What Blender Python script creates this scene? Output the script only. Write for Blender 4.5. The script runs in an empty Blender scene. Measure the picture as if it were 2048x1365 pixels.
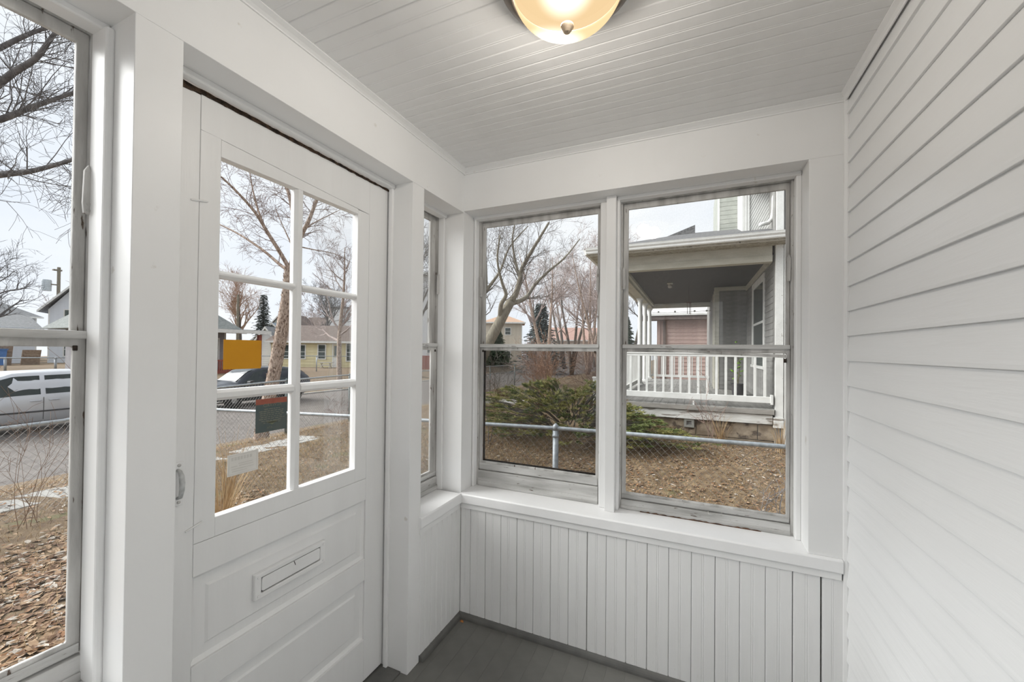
import bpy, bmesh, math, random
from mathutils import Vector, Matrix
PI = math.pi
S = bpy.context.scene
COL = S.collection
# ------------------------------------------------------------------ camera, sky, exposure
cam = bpy.data.cameras.new('camera'); camo = bpy.data.objects.new('camera', cam); COL.objects.link(camo)
yaw, pitch, roll, FPX, CY = .41813740, .01028564, .00999941, 808.947, 693.183
fw = Vector((-math.sin(yaw)*math.cos(pitch), math.cos(yaw)*math.cos(pitch), math.sin(pitch)))
r0 = Vector((math.cos(yaw), math.sin(yaw), 0)); u0 = r0.cross(fw)
rr = r0*math.cos(roll)+u0*math.sin(roll); uu = -r0*math.sin(roll)+u0*math.cos(roll)
m = Matrix((rr, uu, -fw)).transposed().to_4x4(); m.translation = Vector((1.13338823, -1.89152493, 1.43047535))
camo.matrix_world = m
cam.sensor_fit = 'HORIZONTAL'; cam.sensor_width = 36.0; cam.lens = FPX/2048*36
cam.shift_y = (CY-682.5)/2048; cam.clip_start = .02; cam.clip_end = 400
S.camera = camo
vs = S.view_settings
vs.view_transform = 'Standard'; vs.look = 'None'; vs.gamma = 1; vs.use_curve_mapping = False
vs.exposure = 1.02
w = bpy.data.worlds.new('overcast_sky'); S.world = w; w.use_nodes = True
nt = w.node_tree; nt.nodes.clear()
o_ = nt.nodes.new('ShaderNodeOutputWorld'); bg = nt.nodes.new('ShaderNodeBackground')
tc = nt.nodes.new('ShaderNodeTexCoord'); mp = nt.nodes.new('ShaderNodeMapping'); mp.inputs['Scale'].default_value = (1, 1, 2.6)
nz = nt.nodes.new('ShaderNodeTexNoise'); nz.inputs['Scale'].default_value = 1.6; nz.inputs['Detail'].default_value = 5; nz.inputs['Roughness'].default_value = .5
rp = nt.nodes.new('ShaderNodeValToRGB'); rp.color_ramp.elements[0].position = .35; rp.color_ramp.elements[1].position = .68
rp.color_ramp.elements[0].color = (.76, .81, .90, 1); rp.color_ramp.elements[1].color = (.95, .96, .98, 1)
L = nt.links.new
L(tc.outputs['Generated'], mp.inputs[0]); L(mp.outputs[0], nz.inputs['Vector']); L(nz.outputs['Fac'], rp.inputs[0]); L(rp.outputs[0], bg.inputs[0])
bg.inputs[1].default_value = 0.575; L(bg.outputs[0], o_.inputs[0])
sl = bpy.data.lights.new('veiled_sun', 'SUN'); sl.energy = 3.6; sl.angle = math.radians(50); sl.color = (1, .985, .96)
so = bpy.data.objects.new('veiled_sun', sl); so.rotation_euler = (math.radians(54), 0, math.radians(-72)); so.location = (0, 0, 12); COL.objects.link(so)

# ------------------------------------------------------------------ helpers
MATS = {}
def mat(name, c1, c2=None, scale=8, rough=.5, bump=0, bscale=None, stretch=(1, 1, 1), metal=0, lo=.35, hi=.65, spots=None, spec=.5, emit=None, rnd=0):
    if name in MATS: return MATS[name]
    M = bpy.data.materials.new(name); M.use_nodes = True; MATS[name] = M
    n = M.node_tree; b = n.nodes['Principled BSDF']; k = n.links.new
    b.inputs['Roughness'].default_value = rough; b.inputs['Metallic'].default_value = metal
    b.inputs['Specular IOR Level'].default_value = spec
    t = n.nodes.new('ShaderNodeTexCoord'); g = n.nodes.new('ShaderNodeMapping'); g.inputs['Scale'].default_value = stretch
    k(t.outputs['Object'], g.inputs[0])
    c2 = c2 or c1
    z = n.nodes.new('ShaderNodeTexNoise'); z.inputs['Scale'].default_value = scale; z.inputs['Detail'].default_value = 6
    k(g.outputs[0], z.inputs['Vector'])
    r = n.nodes.new('ShaderNodeValToRGB'); r.color_ramp.elements[0].position = lo; r.color_ramp.elements[1].position = hi
    r.color_ramp.elements[0].color = (*c1, 1); r.color_ramp.elements[1].color = (*c2, 1)
    k(z.outputs['Fac'], r.inputs[0]); out = r.outputs[0]
    if spots:                                    # (colour, scale, threshold) chipped or stained flecks
        z2 = n.nodes.new('ShaderNodeTexNoise'); z2.inputs['Scale'].default_value = spots[1]; z2.inputs['Detail'].default_value = 8
        k(g.outputs[0], z2.inputs['Vector'])
        r2 = n.nodes.new('ShaderNodeValToRGB'); r2.color_ramp.elements[0].position = spots[2]; r2.color_ramp.elements[1].position = spots[2]+.04
        r2.color_ramp.elements[0].color = (0, 0, 0, 1); r2.color_ramp.elements[1].color = (1, 1, 1, 1)
        mx = n.nodes.new('ShaderNodeMixRGB'); mx.inputs[2].default_value = (*spots[0], 1)
        k(z2.outputs['Fac'], r2.inputs[0]); k(r2.outputs[0], mx.inputs[0]); k(out, mx.inputs[1]); out = mx.outputs[0]
    if rnd:
        oi = n.nodes.new('ShaderNodeObjectInfo'); hs = n.nodes.new('ShaderNodeHueSaturation')
        mr = n.nodes.new('ShaderNodeMapRange'); mr.inputs[3].default_value = 1-rnd; mr.inputs[4].default_value = 1+rnd
        k(oi.outputs['Random'], mr.inputs[0]); k(mr.outputs[0], hs.inputs['Value']); k(out, hs.inputs['Color']); out = hs.outputs[0]
    k(out, b.inputs['Base Color'])
    if bump:
        z3 = n.nodes.new('ShaderNodeTexNoise'); z3.inputs['Scale'].default_value = bscale or scale*4; z3.inputs['Detail'].default_value = 5
        k(g.outputs[0], z3.inputs['Vector'])
        bp = n.nodes.new('ShaderNodeBump'); bp.inputs['Strength'].default_value = bump; bp.inputs['Distance'].default_value = .01
        k(z3.outputs['Fac'], bp.inputs['Height']); k(bp.outputs[0], b.inputs['Normal'])
    if emit:
        b.inputs['Emission Color'].default_value = (*emit[0], 1); b.inputs['Emission Strength'].default_value = emit[1]
    return M
def glass(name, tint=(.97, .98, .98), fac=.55, dust=0, dustcol=(.5, .5, .5)):
    M = bpy.data.materials.new(name); M.use_nodes = True; MATS[name] = M
    n = M.node_tree; n.nodes.clear(); k = n.links.new
    o = n.nodes.new('ShaderNodeOutputMaterial'); t = n.nodes.new('ShaderNodeBsdfTransparent'); t.inputs[0].default_value = (*tint, 1)
    g = n.nodes.new('ShaderNodeBsdfGlossy'); g.inputs['Roughness'].default_value = .01
    f = n.nodes.new('ShaderNodeFresnel'); f.inputs[0].default_value = 1.5
    ml = n.nodes.new('ShaderNodeMath'); ml.operation = 'MULTIPLY'; ml.inputs[1].default_value = fac
    x = n.nodes.new('ShaderNodeMixShader'); k(f.outputs[0], ml.inputs[0]); k(ml.outputs[0], x.inputs[0]); k(t.outputs[0], x.inputs[1]); k(g.outputs[0], x.inputs[2])
    out = x
    if dust:                                     # fine dirt on the pane, thicker in flecks
        d = n.nodes.new('ShaderNodeBsdfDiffuse'); d.inputs[0].default_value = (*dustcol, 1)
        tcx = n.nodes.new('ShaderNodeTexCoord'); z = n.nodes.new('ShaderNodeTexNoise'); z.inputs['Scale'].default_value = 260; z.inputs['Detail'].default_value = 3
        k(tcx.outputs['Object'], z.inputs['Vector'])
        mr = n.nodes.new('ShaderNodeMapRange'); mr.inputs[1].default_value = .45; mr.inputs[2].default_value = .8; mr.inputs[3].default_value = dust*.5; mr.inputs[4].default_value = dust*3
        k(z.outputs['Fac'], mr.inputs[0])
        y = n.nodes.new('ShaderNodeMixShader'); k(mr.outputs[0], y.inputs[0]); k(x.outputs[0], y.inputs[1]); k(d.outputs[0], y.inputs[2]); out = y
    k(out.outputs[0], o.inputs[0])
    return M

class MB:
    """collects faces of ONE part"""
    def __init__(s): s.v = []; s.f = []
    def add(s, vs, fs):
        b = len(s.v); s.v += [tuple(p) for p in vs]; s.f += [tuple(i+b for i in q) for q in fs]; return s
    def box(s, x0, x1, y0, y1, z0, z1):
        return s.add([(x0, y0, z0), (x1, y0, z0), (x1, y1, z0), (x0, y1, z0), (x0, y0, z1), (x1, y0, z1), (x1, y1, z1), (x0, y1, z1)],
                     [(0, 3, 2, 1), (4, 5, 6, 7), (0, 1, 5, 4), (1, 2, 6, 5), (2, 3, 7, 6), (3, 0, 4, 7)])
    def ring(s, x0, x1, z0, z1, y0, y1, l, r, b, t):   # rectangular frame in the xz plane, 4 mitred members
        o = [(x0, z0), (x1, z0), (x1, z1), (x0, z1)]; i = [(x0+l, z0+b), (x1-r, z0+b), (x1-r, z1-t), (x0+l, z1-t)]
        vs = [(p[0], y, p[1]) for y in (y0, y1) for p in o+i]; fs = []
        for a in range(4):
            c = (a+1) % 4
            fs += [(a, c, 4+c, 4+a), (8+c, 8+a, 12+a, 12+c), (c, a, 8+a, 8+c), (4+a, 4+c, 12+c, 12+a)]
        return s.add(vs, fs)
    def prism(s, poly, y0, y1, plane='xz'):           # extrude polygon
        n = len(poly)
        def P(p, d): return {'xz': (p[0], d, p[1]), 'yz': (d, p[0], p[1]), 'xy': (p[0], p[1], d)}[plane]
        return s.add([P(p, y0) for p in poly]+[P(p, y1) for p in poly],
                     [tuple(range(n)), tuple(range(2*n-1, n-1, -1))]+[(i, i+n, (i+1) % n+n, (i+1) % n) for i in range(n)])
    def tube(s, pts, rad, k=6, cap=True):
        pts = [Vector(p) for p in pts]; n = len(pts)
        if not isinstance(rad, (list, tuple)): rad = [rad]*n
        b = len(s.v); a = None
        for i, p in enumerate(pts):
            t = (pts[min(i+1, n-1)]-pts[max(i-1, 0)])
            if t.length < 1e-9: t = Vector((0, 0, 1))
            t.normalize()
            if a is None:
                a = t.orthogonal().normalized()
            else:
                a = (a-t*a.dot(t)); a = a.normalized() if a.length > 1e-6 else t.orthogonal().normalized()
            c = t.cross(a)
            for j in range(k):
                q = p+(a*math.cos(2*PI*j/k)+c*math.sin(2*PI*j/k))*rad[i]; s.v.append((q.x, q.y, q.z))
        for i in range(n-1):
            for j in range(k):
                j2 = (j+1) % k; s.f.append((b+i*k+j, b+i*k+j2, b+(i+1)*k+j2, b+(i+1)*k+j))
        if cap:
            s.f.append(tuple(b+j for j in range(k))[::-1]); s.f.append(tuple(b+(n-1)*k+j for j in range(k)))
        return s
    def lathe(s, prof, cx=0, cy=0, k=32):
        b = len(s.v)
        for r, z in prof:
            for j in range(k): s.v.append((cx+r*math.cos(2*PI*j/k), cy+r*math.sin(2*PI*j/k), z))
        for i in range(len(prof)-1):
            for j in range(k):
                j2 = (j+1) % k; s.f.append((b+i*k+j, b+i*k+j2, b+(i+1)*k+j2, b+(i+1)*k+j))
        return s
    def mesh(s, name, m):
        me = bpy.data.meshes.new(name); me.from_pydata(s.v, [], s.f); me.materials.append(m)
        bm = bmesh.new(); bm.from_mesh(me); bmesh.ops.recalc_face_normals(bm, faces=bm.faces); bm.to_mesh(me); bm.free()
        return me
    def build(s, name, m, parent=None, bevel=0, smooth=False, fast=False):
        if fast:
            me = bpy.data.meshes.new(name); me.from_pydata(s.v, [], s.f); me.materials.append(m)
        else: me = s.mesh(name, m)
        return link(name, me, parent, bevel, smooth)
def link(name, me, parent=None, bevel=0, smooth=False):
    o = bpy.data.objects.new(name, me); COL.objects.link(o); o.parent = parent
    if smooth: me.shade_smooth()
    if bevel:
        b = o.modifiers.new('bevel', 'BEVEL'); b.width = bevel; b.segments = 2; b.limit_method = 'ANGLE'
    return o
def tag(o, label=None, cat=None, group=None, kind=None):
    if label: o['label'] = label
    if cat: o['category'] = cat
    if group: o['group'] = group
    if kind: o['kind'] = kind
    return o
def empty(name, loc=(0, 0, 0), rz=0):
    o = bpy.data.objects.new(name, None); o.empty_display_size = .1; o.location = loc; o.rotation_euler = (0, 0, rz); COL.objects.link(o); return o
def thing(name, label, cat, loc=(0, 0, 0), rz=0, group=None): return tag(empty(name, loc, rz), label, cat, group)
def struct(name, loc=(0, 0, 0), rz=0): return tag(empty(name, loc, rz), kind='structure')
def bx(name, m, parent, *b, bevel=.0015): return MB().box(*b).build(name, m, parent, bevel)
def copy_tree(o, parent=None):
    c = o.copy(); COL.objects.link(c); c.parent = parent
    for ch in list(o.children): copy_tree(ch, c)
    return c

WHITE = mat('white_wall_paint', (.85, .85, .845), (.88, .88, .875), 3, .42, .035, 55, spots=((.72, .70, .66), 14, .70))
CLAP = mat('white_clapboard_paint', (.835, .84, .84), (.875, .88, .88), 4, .4, .14, 30, stretch=(1, .12, 1.6))
WOOD = mat('white_board_paint', (.83, .83, .825), (.875, .875, .87), 6, .4, .16, 40, stretch=(1, 1, .12), spots=((.55, .53, .5), 60, .74))
CEIL = mat('white_ceiling_paint', (.80, .797, .79), (.84, .837, .83), 5, .45, .10, 40, stretch=(.15, 1, 1))
SILLM = mat('white_sill_paint', (.90, .90, .90), (.93, .93, .93), 6, .38, .12, 40, spots=((.6, .58, .55), 40, .76))
GREYF = mat('weathered_grey_frame', (.33, .32, .305), (.62, .61, .59), 9, .55, .25, 60, stretch=(2, 2, .35), spots=((.10, .07, .05), 45, .66), lo=.3, hi=.6)
GREYH = mat('weathered_grey_rail', (.36, .355, .34), (.62, .615, .60), 9, .55, .25, 60, stretch=(.4, .4, 3), spots=((.09, .06, .04), 40, .68), lo=.3, hi=.6)
DARK = mat('dark_joint', (.015, .013, .011), (.05, .035, .025), 40, .9)
FLOORP = mat('grey_floor_paint', (.14, .138, .128), (.18, .177, .165), 5, .38, .08, 30, spots=((.3, .29, .27), 70, .74))
SHOE = mat('grey_shoe_paint', (.10, .10, .095), (.14, .138, .13), 12, .45, .15, 40)
PANE = glass('clear_pane', fac=.42); DPANE = glass('door_pane', fac=.22); PANED = glass('dusty_pane', dust=.035)
SCREENM = glass('insect_screen', tint=(.76, .76, .76), fac=0)
# ------------------------------------------------------------------ room shell
H, SILL, HEAD, XR, YE = 2.4, .662, 2.184, 1.672, -4.3
YJ = [-.437, -.354, -1.419, -1.325]
def beadboard(length, wid=.0892, gd=1.0):
    n = wid/2
    pr = [(0, .007*gd), (.0025, .0012*gd), (.005, 0), (n-.006, 0), (n-.004, .0028*gd), (n-.002, .0008*gd), (n, 0), (n+.002, .0008*gd), (n+.004, .0028*gd), (n+.006, 0), (wid-.003, 0), (wid-.0004, .0025), (wid-.0004, .012), (0, .012)]
    return MB().prism([(p[0], p[1]) for p in pr], 0, length, 'xy')      # x across, y into the wall, z length
bb_wall = beadboard(.556, .0892, .55).mesh('board', WOOD)
bb_ceil = beadboard(XR+.02, .0893, .45).mesh('ceiling_board', CEIL)
def roundover(r, n=5, ox=0, oz=0): return [(ox, oz)]+[(ox+r*math.cos(a*PI/2/n), oz+r*math.sin(a*PI/2/n)) for a in range(n+1)]

# floor
fl = struct('floor')
fb = MB().box(0, .0822, YE, .0, -.025, 0).mesh('floor_board', FLOORP)
for i in range(21):
    o = link('floor_board', fb, fl, .0004); o.location = (-.035+i*.0825, 0, 0)
bx('subfloor', DARK, fl, -.19, XR+.02, YE, .18, -.12, -.026, bevel=0)
bx('threshold', SHOE, fl, -.19, -.036, -1.325, -.437, -.026, .006, bevel=.003)
# ceiling
ce = struct('ceiling')
for i in range(49):
    o = link('ceiling_board', bb_ceil, ce)
    o.rotation_euler = Matrix(((0, 0, 1), (1, 0, 0), (0, 1, 0))).to_euler()  # across -> y, into -> z, length -> x
    o.location = (-.01, -.0895*(i+1), H)
bx('ceiling_deck', DARK, ce, -.29, XR, YE-.3, .39, H+.013, H+.05, bevel=0)
# right wall of clapboards
wr = struct('wall_right')
cl = MB()
Yc0, Yc1 = YE, -.012
cl.prism([(XR-.011, 0), (XR-.011, .010), (XR-.002, .106), (XR+.006, .106), (XR+.006, 0)], Yc0, Yc1, 'xz')
clm = cl.mesh('clapboard', CLAP)
for i in range(27):
    zz = 1.3118-14*.0923+i*.0923
    if zz > H-.09:
        top = MB().prism([(XR-.013, 0), (XR-.013, .010), (XR-.003, H-zz), (XR+.006, H-zz), (XR+.006, 0)], Yc0, Yc1, 'xz').mesh('clapboard', CLAP)
        o = link('clapboard', top, wr, .0012); o.location = (0, 0, zz); break
    o = link('clapboard', clm, wr, .0012); o.location = (0, 0, max(zz, 0))
bx('sheathing', DARK, wr, XR+.006, XR+.03, YE, .0, -.02, H, bevel=0)
# back wall
wb = struct('wall_back')
bx('header', WHITE, wb, -.002, XR, .0, .2, HEAD, H+.01)
bx('corner_post', WHITE, wb, -.20, -.0015, .0015, .20, -.02, HEAD+.001)
bx('mullion_post', WHITE, wb, .752, .798, .08, .20, SILL, HEAD)
bx('end_post', WHITE, wb, 1.546, 1.655, .0015, .20, SILL, HEAD+.002)
MB().prism([(1.653, -.009), (1.662, -.013), (1.672, -.012), (1.672, .01), (1.653, .01)], 0, H, 'xy').build('corner_bead', WHITE, wb, .001)
bx('panel_back', DARK, wb, 0, XR, .0125, .03, -.02, .62, bevel=0)
bx('exterior_skin', CLAP, wb, -.2, 1.75, .17, .20, -.75, SILL-.03, bevel=0)
for x0, x1, t in ((0, .752, 0), (.798, 1.546, 0)):
    bx('head_stop', WHITE, wb, x0+.0005, x1-.0005, .105, .15, HEAD-.016, HEAD+.001, bevel=.004)
for x0, x1 in ((0, .014), (.7165, .7525), (.7975, .812), (1.5265, 1.5465)):
    bx('side_stop', WHITE, wb, x0, x1, .112, .152, SILL, HEAD-.012, bevel=.004)
gaps = {7: .0022, 16: .002, 17: .0045, 3: .001, 10: .001, 13: .001, 1: .0008, 5: .0006}
for i in range(-1, 18):
    x0 = .0605+i*.0897; x1 = x0+.0897
    if i == -1: x0 = .0005
    if i == 17: x1 = 1.656
    x0 += gaps.get(i, .0003); sc = (x1-x0-.0002)/.0892
    o = link('board', bb_wall, wb); o.location = (x0, 0, .028); o.scale = (sc, 1, 1)
# left wall
wl = struct('wall_left')
bx('header', WHITE, wl, -.2, 0, YE, .0, HEAD-.008, H+.01)
bx('door_post', WHITE, wl, -.2, -.0015, YJ[0], YJ[1], -.02, HEAD-.007)
bx('wide_post', WHITE, wl, -.2, -.0015, YJ[2], YJ[3], -.02, HEAD-.007)
bx('far_post', WHITE, wl, -.2, -.0015, -2.62, -2.50, -.02, HEAD-.007)
bx('end_post', WHITE, wl, -.2, -.0015, YE, YE+.4, -.02, HEAD-.007)
bx('door_stop', WHITE, wl, -.127, -.107, YJ[0]-.013, YJ[0]+.001, 0, HEAD-.02, bevel=.003)
bx('door_stop', WHITE, wl, -.127, -.107, YJ[3]-.001, YJ[3]+.013, 0, HEAD-.02, bevel=.003)
bx('head_stop', WHITE, wl, -.128, -.098, YJ[3], YJ[0], HEAD-.026, HEAD-.006, bevel=.005)
bx('head_stop', WHITE, wl, -.152, -.105, YJ[1], 0, HEAD-.024, HEAD-.006, bevel=.004)
bx('head_stop', WHITE, wl, -.152, -.105, -2.50, YJ[2], HEAD-.024, HEAD-.006, bevel=.004)
bx('side_stop', WHITE, wl, -.155, -.118, -.013, .002, SILL, HEAD-.02, bevel=.003)
bx('side_stop', WHITE, wl, -.155, -.118, YJ[1]-.001, YJ[1]+.013, SILL, HEAD-.02, bevel=.003)
bx('side_stop', WHITE, wl, -.155, -.087, YJ[2]-.016, YJ[2]+.001, SILL, HEAD-.02, bevel=.005)
for i in range(4):
    y0 = -.354+i*.0885
    o = link('board', bb_wall, wl); o.rotation_euler = (0, 0, PI/2); o.location = (0, y0+.0004, .028); o.scale = (.99, 1, 1)
bx('panel_back', DARK, wl, -.03, -.0125, YJ[1], 0, -.02, .62, bevel=0)
bx('low_wall', WOOD, wl, -.19, -.001, -2.5, YJ[2], -.02, .62, bevel=0)
bx('low_wall', WOOD, wl, -.19, -.001, YE+.4, -2.62, -.02, .62, bevel=0)
bx('exterior_skin', CLAP, wl, -.21, -.18, YJ[1], .2, -.75, SILL-.03, bevel=0)
bx('exterior_skin', CLAP, wl, -.21, -.18, YE, YJ[2], -.75, SILL-.03, bevel=0)
# wall behind the viewer
wf = struct('wall_front')
bx('header', WHITE, wf, -.2, XR+.03, YE-.2, YE, HEAD, H+.01)
bx('low_wall', WOOD, wf, -.2, XR+.03, YE-.2, YE, -.02, SILL)
bx('post', WHITE, wf, .752, .798, YE-.2, YE, SILL, HEAD)
bx('post', WHITE, wf, 1.546, XR+.03, YE-.2, YE, SILL, HEAD)
bx('post', WHITE, wf, -.2, 0, YE-.2, YE, SILL, HEAD)
# sills with their aprons
def sill(name, loc, rz, l0, l1, nose):
    t = struct(name, loc, rz)
    MB().prism([(nose, -.050), (nose-.002, -.046), (nose-.002, -.006), (nose+.003, 0), (.21, 0), (.21, -.050)], l0, l1, 'yz').build('sill_board', SILLM, t, .0015)
    bx('apron', WHITE, t, l0+.002, l1-.003, nose+.006, .004, -.078, -.0502, bevel=.0015)
    return t
sill('trim_1', (0, 0, SILL), 0, -.006, 1.652, -.012)
sill('trim_2', (0, 0, SILL), PI/2, -.366, -.012, -.012)
sill('trim_3', (0, 0, SILL), PI/2, -2.51, -1.409, -.012)
sill('trim_4', (0, 0, SILL), PI/2, YE+.4, -2.61, -.012)
# ceiling mouldings and floor shoe
def mould(name, poly, a, b, plane, m): return tag(MB().prism(poly, a, b, plane).build(name, m, None, 0), kind='structure')
cv = [(0, H+.002), (.030, H+.002), (.030, H-.003), (.024, H-.005), (.014, H-.009), (.006, H-.015), (.005, H-.019), (0, H-.019)]
mould('trim_5', cv, YE, .0, 'xz', WHITE)
mould('trim_6', [(-p[0]*1.35, p[1]) for p in cv], 0, 1.66, 'yz', WHITE)
mould('trim_7', [(XR-.013-p[0]*.8, p[1]) for p in cv], YE, 0, 'xz', WHITE)
q = roundover(.021, 5)
mould('baseboard_back', [(-p[0]+.002, p[1]*1.35) for p in q], .0, 1.66, 'yz', SHOE)
mould('baseboard_left', [(p[0]-.002, p[1]*1.35) for p in q], -.352, .0, 'xz', SHOE)
# unseen house walls and porch roof slab, added to block outside light
hb = struct('wall_house_blocker')
bx('house_side', CLAP, hb, XR+.03, 9, .0, .18, -.75, 5.6, bevel=0)
bx('house_front', CLAP, hb, XR+.03, XR+.06, -9, .0, -.75, 5.6, bevel=0)
pr = struct('roof_porch_blocker')
bx('roof_deck', mat('porch_roof_felt', (.08, .08, .085), (.12, .12, .12), 6, .9), pr, -.30, XR+.03, YE-.5, .40, H+.05, H+.3, bevel=0)

# ------------------------------------------------------------------ windows
def window(name, loc, rz, W, gb=.085, kick=.05, screen=False, l=.018, r=.014, upperm=PANE, drop=False):
    Hh = HEAD-SILL-.006; t = struct(name, loc, rz); zm = 1.45-SILL; d0 = .152
    MB().ring(0, W, 0, Hh, d0, .196, .016, .012, .003, .010).build('outer_frame', GREYF, t, .002)
    a, b = .017, W-.013
    us = MB().ring(a, b, zm-.016, Hh-.011, d0+.020, d0+.034, l+.004, r, .026, .030)
    us = us.build('upper_sash', GREYF, t, .003)
    ls = MB().ring(a, b, kick, zm+.001, d0+.006, d0+.019, l, r, gb-kick, .022)
    ls = ls.build('lower_sash', GREYF, t, .003)
    MB().box(a+.003, b-.003, d0+.002, d0+.006, kick+.004, gb-.010).build('rail_cap', GREYH, ls, .0015)
    bx('meeting_rail', GREYH, t, a+.001, b-.001, d0-.003, d0+.010, zm-.003, zm+.016, bevel=.003)
    MB().box(a, b, d0-.004, d0+.02, .0, kick-.0015).box(a, b, d0-.008, d0-.004, .001, kick*.35).build('kick_rail', GREYH, t, .0015)
    MB().box(a+l, b-r, d0+.026, d0+.029, zm+.004, Hh-.036).build('pane', upperm, us)
    MB().box(a+l-.004, b-r+.004, d0+.011, d0+.014, gb-.004, zm-.016).build('pane', PANE, ls)
    if screen:
        MB().box(a+l, b-r, d0+.036, d0+.0365, gb, zm-.012).build('insect_screen', SCREENM, t)
        MB().ring(a+l-.006, b-r+.006, gb-.006, zm-.012, d0+.030, d0+.037, .010, .010, .010, .008).build('screen_frame', DARK, t)
    for s in (1, -1):
        u = a+.002 if s > 0 else b-.002
        lt = MB().prism([(u, 1.075), (u+s*.011, 1.075), (u+s*.013, 1.10), (u+s*.011, 1.175), (u+s*.004, 1.19), (u-s*.002, 1.17)], d0-.006, d0+.003, 'xz').build('latch', GREYF, t, .0015)
        for dz in (1.083, 1.098): MB().tube([(u+s*.004, d0-.008, dz), (u+s*.004, d0-.004, dz)], .0035, 8).build('screw', GREYF, lt)
    if drop:
        MB().prism([(a+.06, zm-.010), (b-.012, zm-.040), (b-.012, zm-.026), (a+.2, zm-.006)], d0-.002, d0+.008, 'xz').build('loose_strip', GREYF, t, .001)
        MB().tube([(a+.385, d0-.002, gb-.03), (a+.385, d0-.012, gb-.038), (a+.44, d0-.012, gb-.036), (a+.44, d0-.002, gb-.028)], .0016, 6).build('pull', GREYF, t)
        random.seed(9); up_ = [(a+.09+.5*i/40, .0035+random.uniform(-.003, .003)) for i in range(41)]; lo__ = [(p[0], -.001) for p in up_[::-1]]
        MB().prism(up_+lo__, d0-.0125, d0-.0075, 'xz').build('rot_line', mat('rotten_wood', (.05, .025, .015), (.16, .085, .05), 60, .95), t)
        for u in (b-.018,): bx('clip', DARK, t, u-.006, u+.004, d0-.002, d0+.006, zm-.060, zm-.043)
    else:
        for u in (a+.02, b-.02): bx('clip', DARK, t, u-.004, u+.004, d0, d0+.006, zm-.030, zm-.018)
    return t
window('window_1', (.006, 0, SILL), 0, .712, gb=.138, kick=.088, screen=True, upperm=PANED)
window('window_2', (.803, 0, SILL), 0, .726, gb=.080, kick=.047, l=.020, upperm=PANED, drop=True)
window('window_3', (0, -.348, SILL), PI/2, .350, gb=.110, kick=.075, l=.022, r=.050)
window('window_4', (0, -2.494, SILL), PI/2, 1.075, gb=.095, kick=.06, r=.022)
window('window_5', (0, -3.895, SILL), PI/2, 1.27)

# ------------------------------------------------------------------ door
dw = YJ[0]-YJ[3]; dr = struct('door_1', (-.14, YJ[3], 0), PI/2)
DP = WOOD
def dbx(n, *b, bevel=.0015, m=WOOD): return bx(n, m, dr, *b, bevel=bevel)
T = .036
dbx('stile', .004, .1135, 0, T, .012, 2.146)
dbx('stile', .7725, dw-.004, 0, T, .012, 2.155)
MB().prism([(.1145, 2.049), (.772, 2.012), (.772, 2.154), (.1145, 2.149)], 0, T, 'xz').build('rail', WOOD, dr, .0015)
dbx('rail', .1142, .7718, 0, T, .784, .8755)
dbx('rail', .1142, .7718, 0, T, .441, .533)
dbx('rail', .1142, .7718, 0, T, .012, .190)
for z0, z1 in ((.533, .784), (.190, .441)):                 # raised panels
    p = MB(); rings = [(0, .008), (.012, .016), (.040, .014), (.046, .009)]
    vs = []; fs = []
    for k_, (ins, dep) in enumerate(rings):
        a, b, c, d = .1142+ins, .7718-ins, z0+ins, z1-ins
        vs += [(a, dep, c), (b, dep, c), (b, dep, d), (a, dep, d)]
        if k_: fs += [((k_-1)*4+j, (k_-1)*4+(j+1) % 4, k_*4+(j+1) % 4, k_*4+j) for j in range(4)]
    fs.append((12, 13, 14, 15)); vs += [(.1142, T-.006, z0), (.7718, T-.006, z0), (.7718, T-.006, z1), (.1142, T-.006, z1)]
    fs.append((19, 18, 17, 16)); fs += [(j, 16+j, 16+(j+1) % 4, (j+1) % 4) for j in range(4)]
    p.add(vs, fs); p.build('panel', WOOD, dr)
# glazed insert
I0, I1 = .1145, .7715
zs = [.933, 1.273, 1.305, 1.637, 1.660, 1.995]; us = [.170, .420, .455, .708]
dbx('insert_frame', I0, us[0], .0006, T-.004, .8765, 2.0485)
dbx('insert_frame', us[3], I1, .0006, T-.004, .8765, 2.0118)
dbx('insert_frame', us[0], us[3], .0006, T-.004, .8765, zs[0])
MB().prism([(us[0], zs[5]), (us[3], zs[5]), (us[3], 2.0147), (us[0], 2.0453)], .0006, T-.004, 'xz').build('insert_frame', WOOD, dr, .001)
def muntin(a, b, z0, z1, vert):
    c = .009
    if vert: pl = [(a, .012), (a+c, .001), (b-c, .001), (b, .012), (b, .03), (a, .03)]; return MB().prism(pl, z0, z1, 'xy').build('muntin', WOOD, dr, .001)
    pl = [(.012, z0), (.001, z0+c), (.001, z1-c), (.012, z1), (.03, z1), (.03, z0)]; return MB().prism(pl, a, b, 'yz').build('muntin', WOOD, dr, .001)
muntin(us[1], us[2], zs[0], zs[5], True)
for z0, z1 in ((zs[1], zs[2]), (zs[3], zs[4])):
    muntin(us[0], us[1]+.004, z0, z1, False); muntin(us[2]-.004, us[3], z0, z1, False)
for u0_, u1_ in ((us[0], us[1]), (us[2], us[3])):
    for z0, z1 in ((zs[0], zs[1]), (zs[2], zs[3]), (zs[4], zs[5])):
        pn = MB().box(u0_-.003, u1_+.003, .018, .021, z0-.003, z1+.003).build('pane', DPANE, dr)
for b in ((.112, .117, .87, 2.055), (.769, .774, .87, 2.02), (.112, .774, .872, .880), ):
    dbx('joint', b[0], b[1], .010, T-.005, b[2], b[3], bevel=0, m=DARK)
MB().prism([(.112, 2.041), (.774, 2.007), (.774, 2.018), (.112, 2.054)], .010, T-.005, 'xz').build('joint', DARK, dr)
bx('edge_gap', DARK, dr, dw-.005, dw+.002, .012, T, 0, 2.15, bevel=0)
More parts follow.
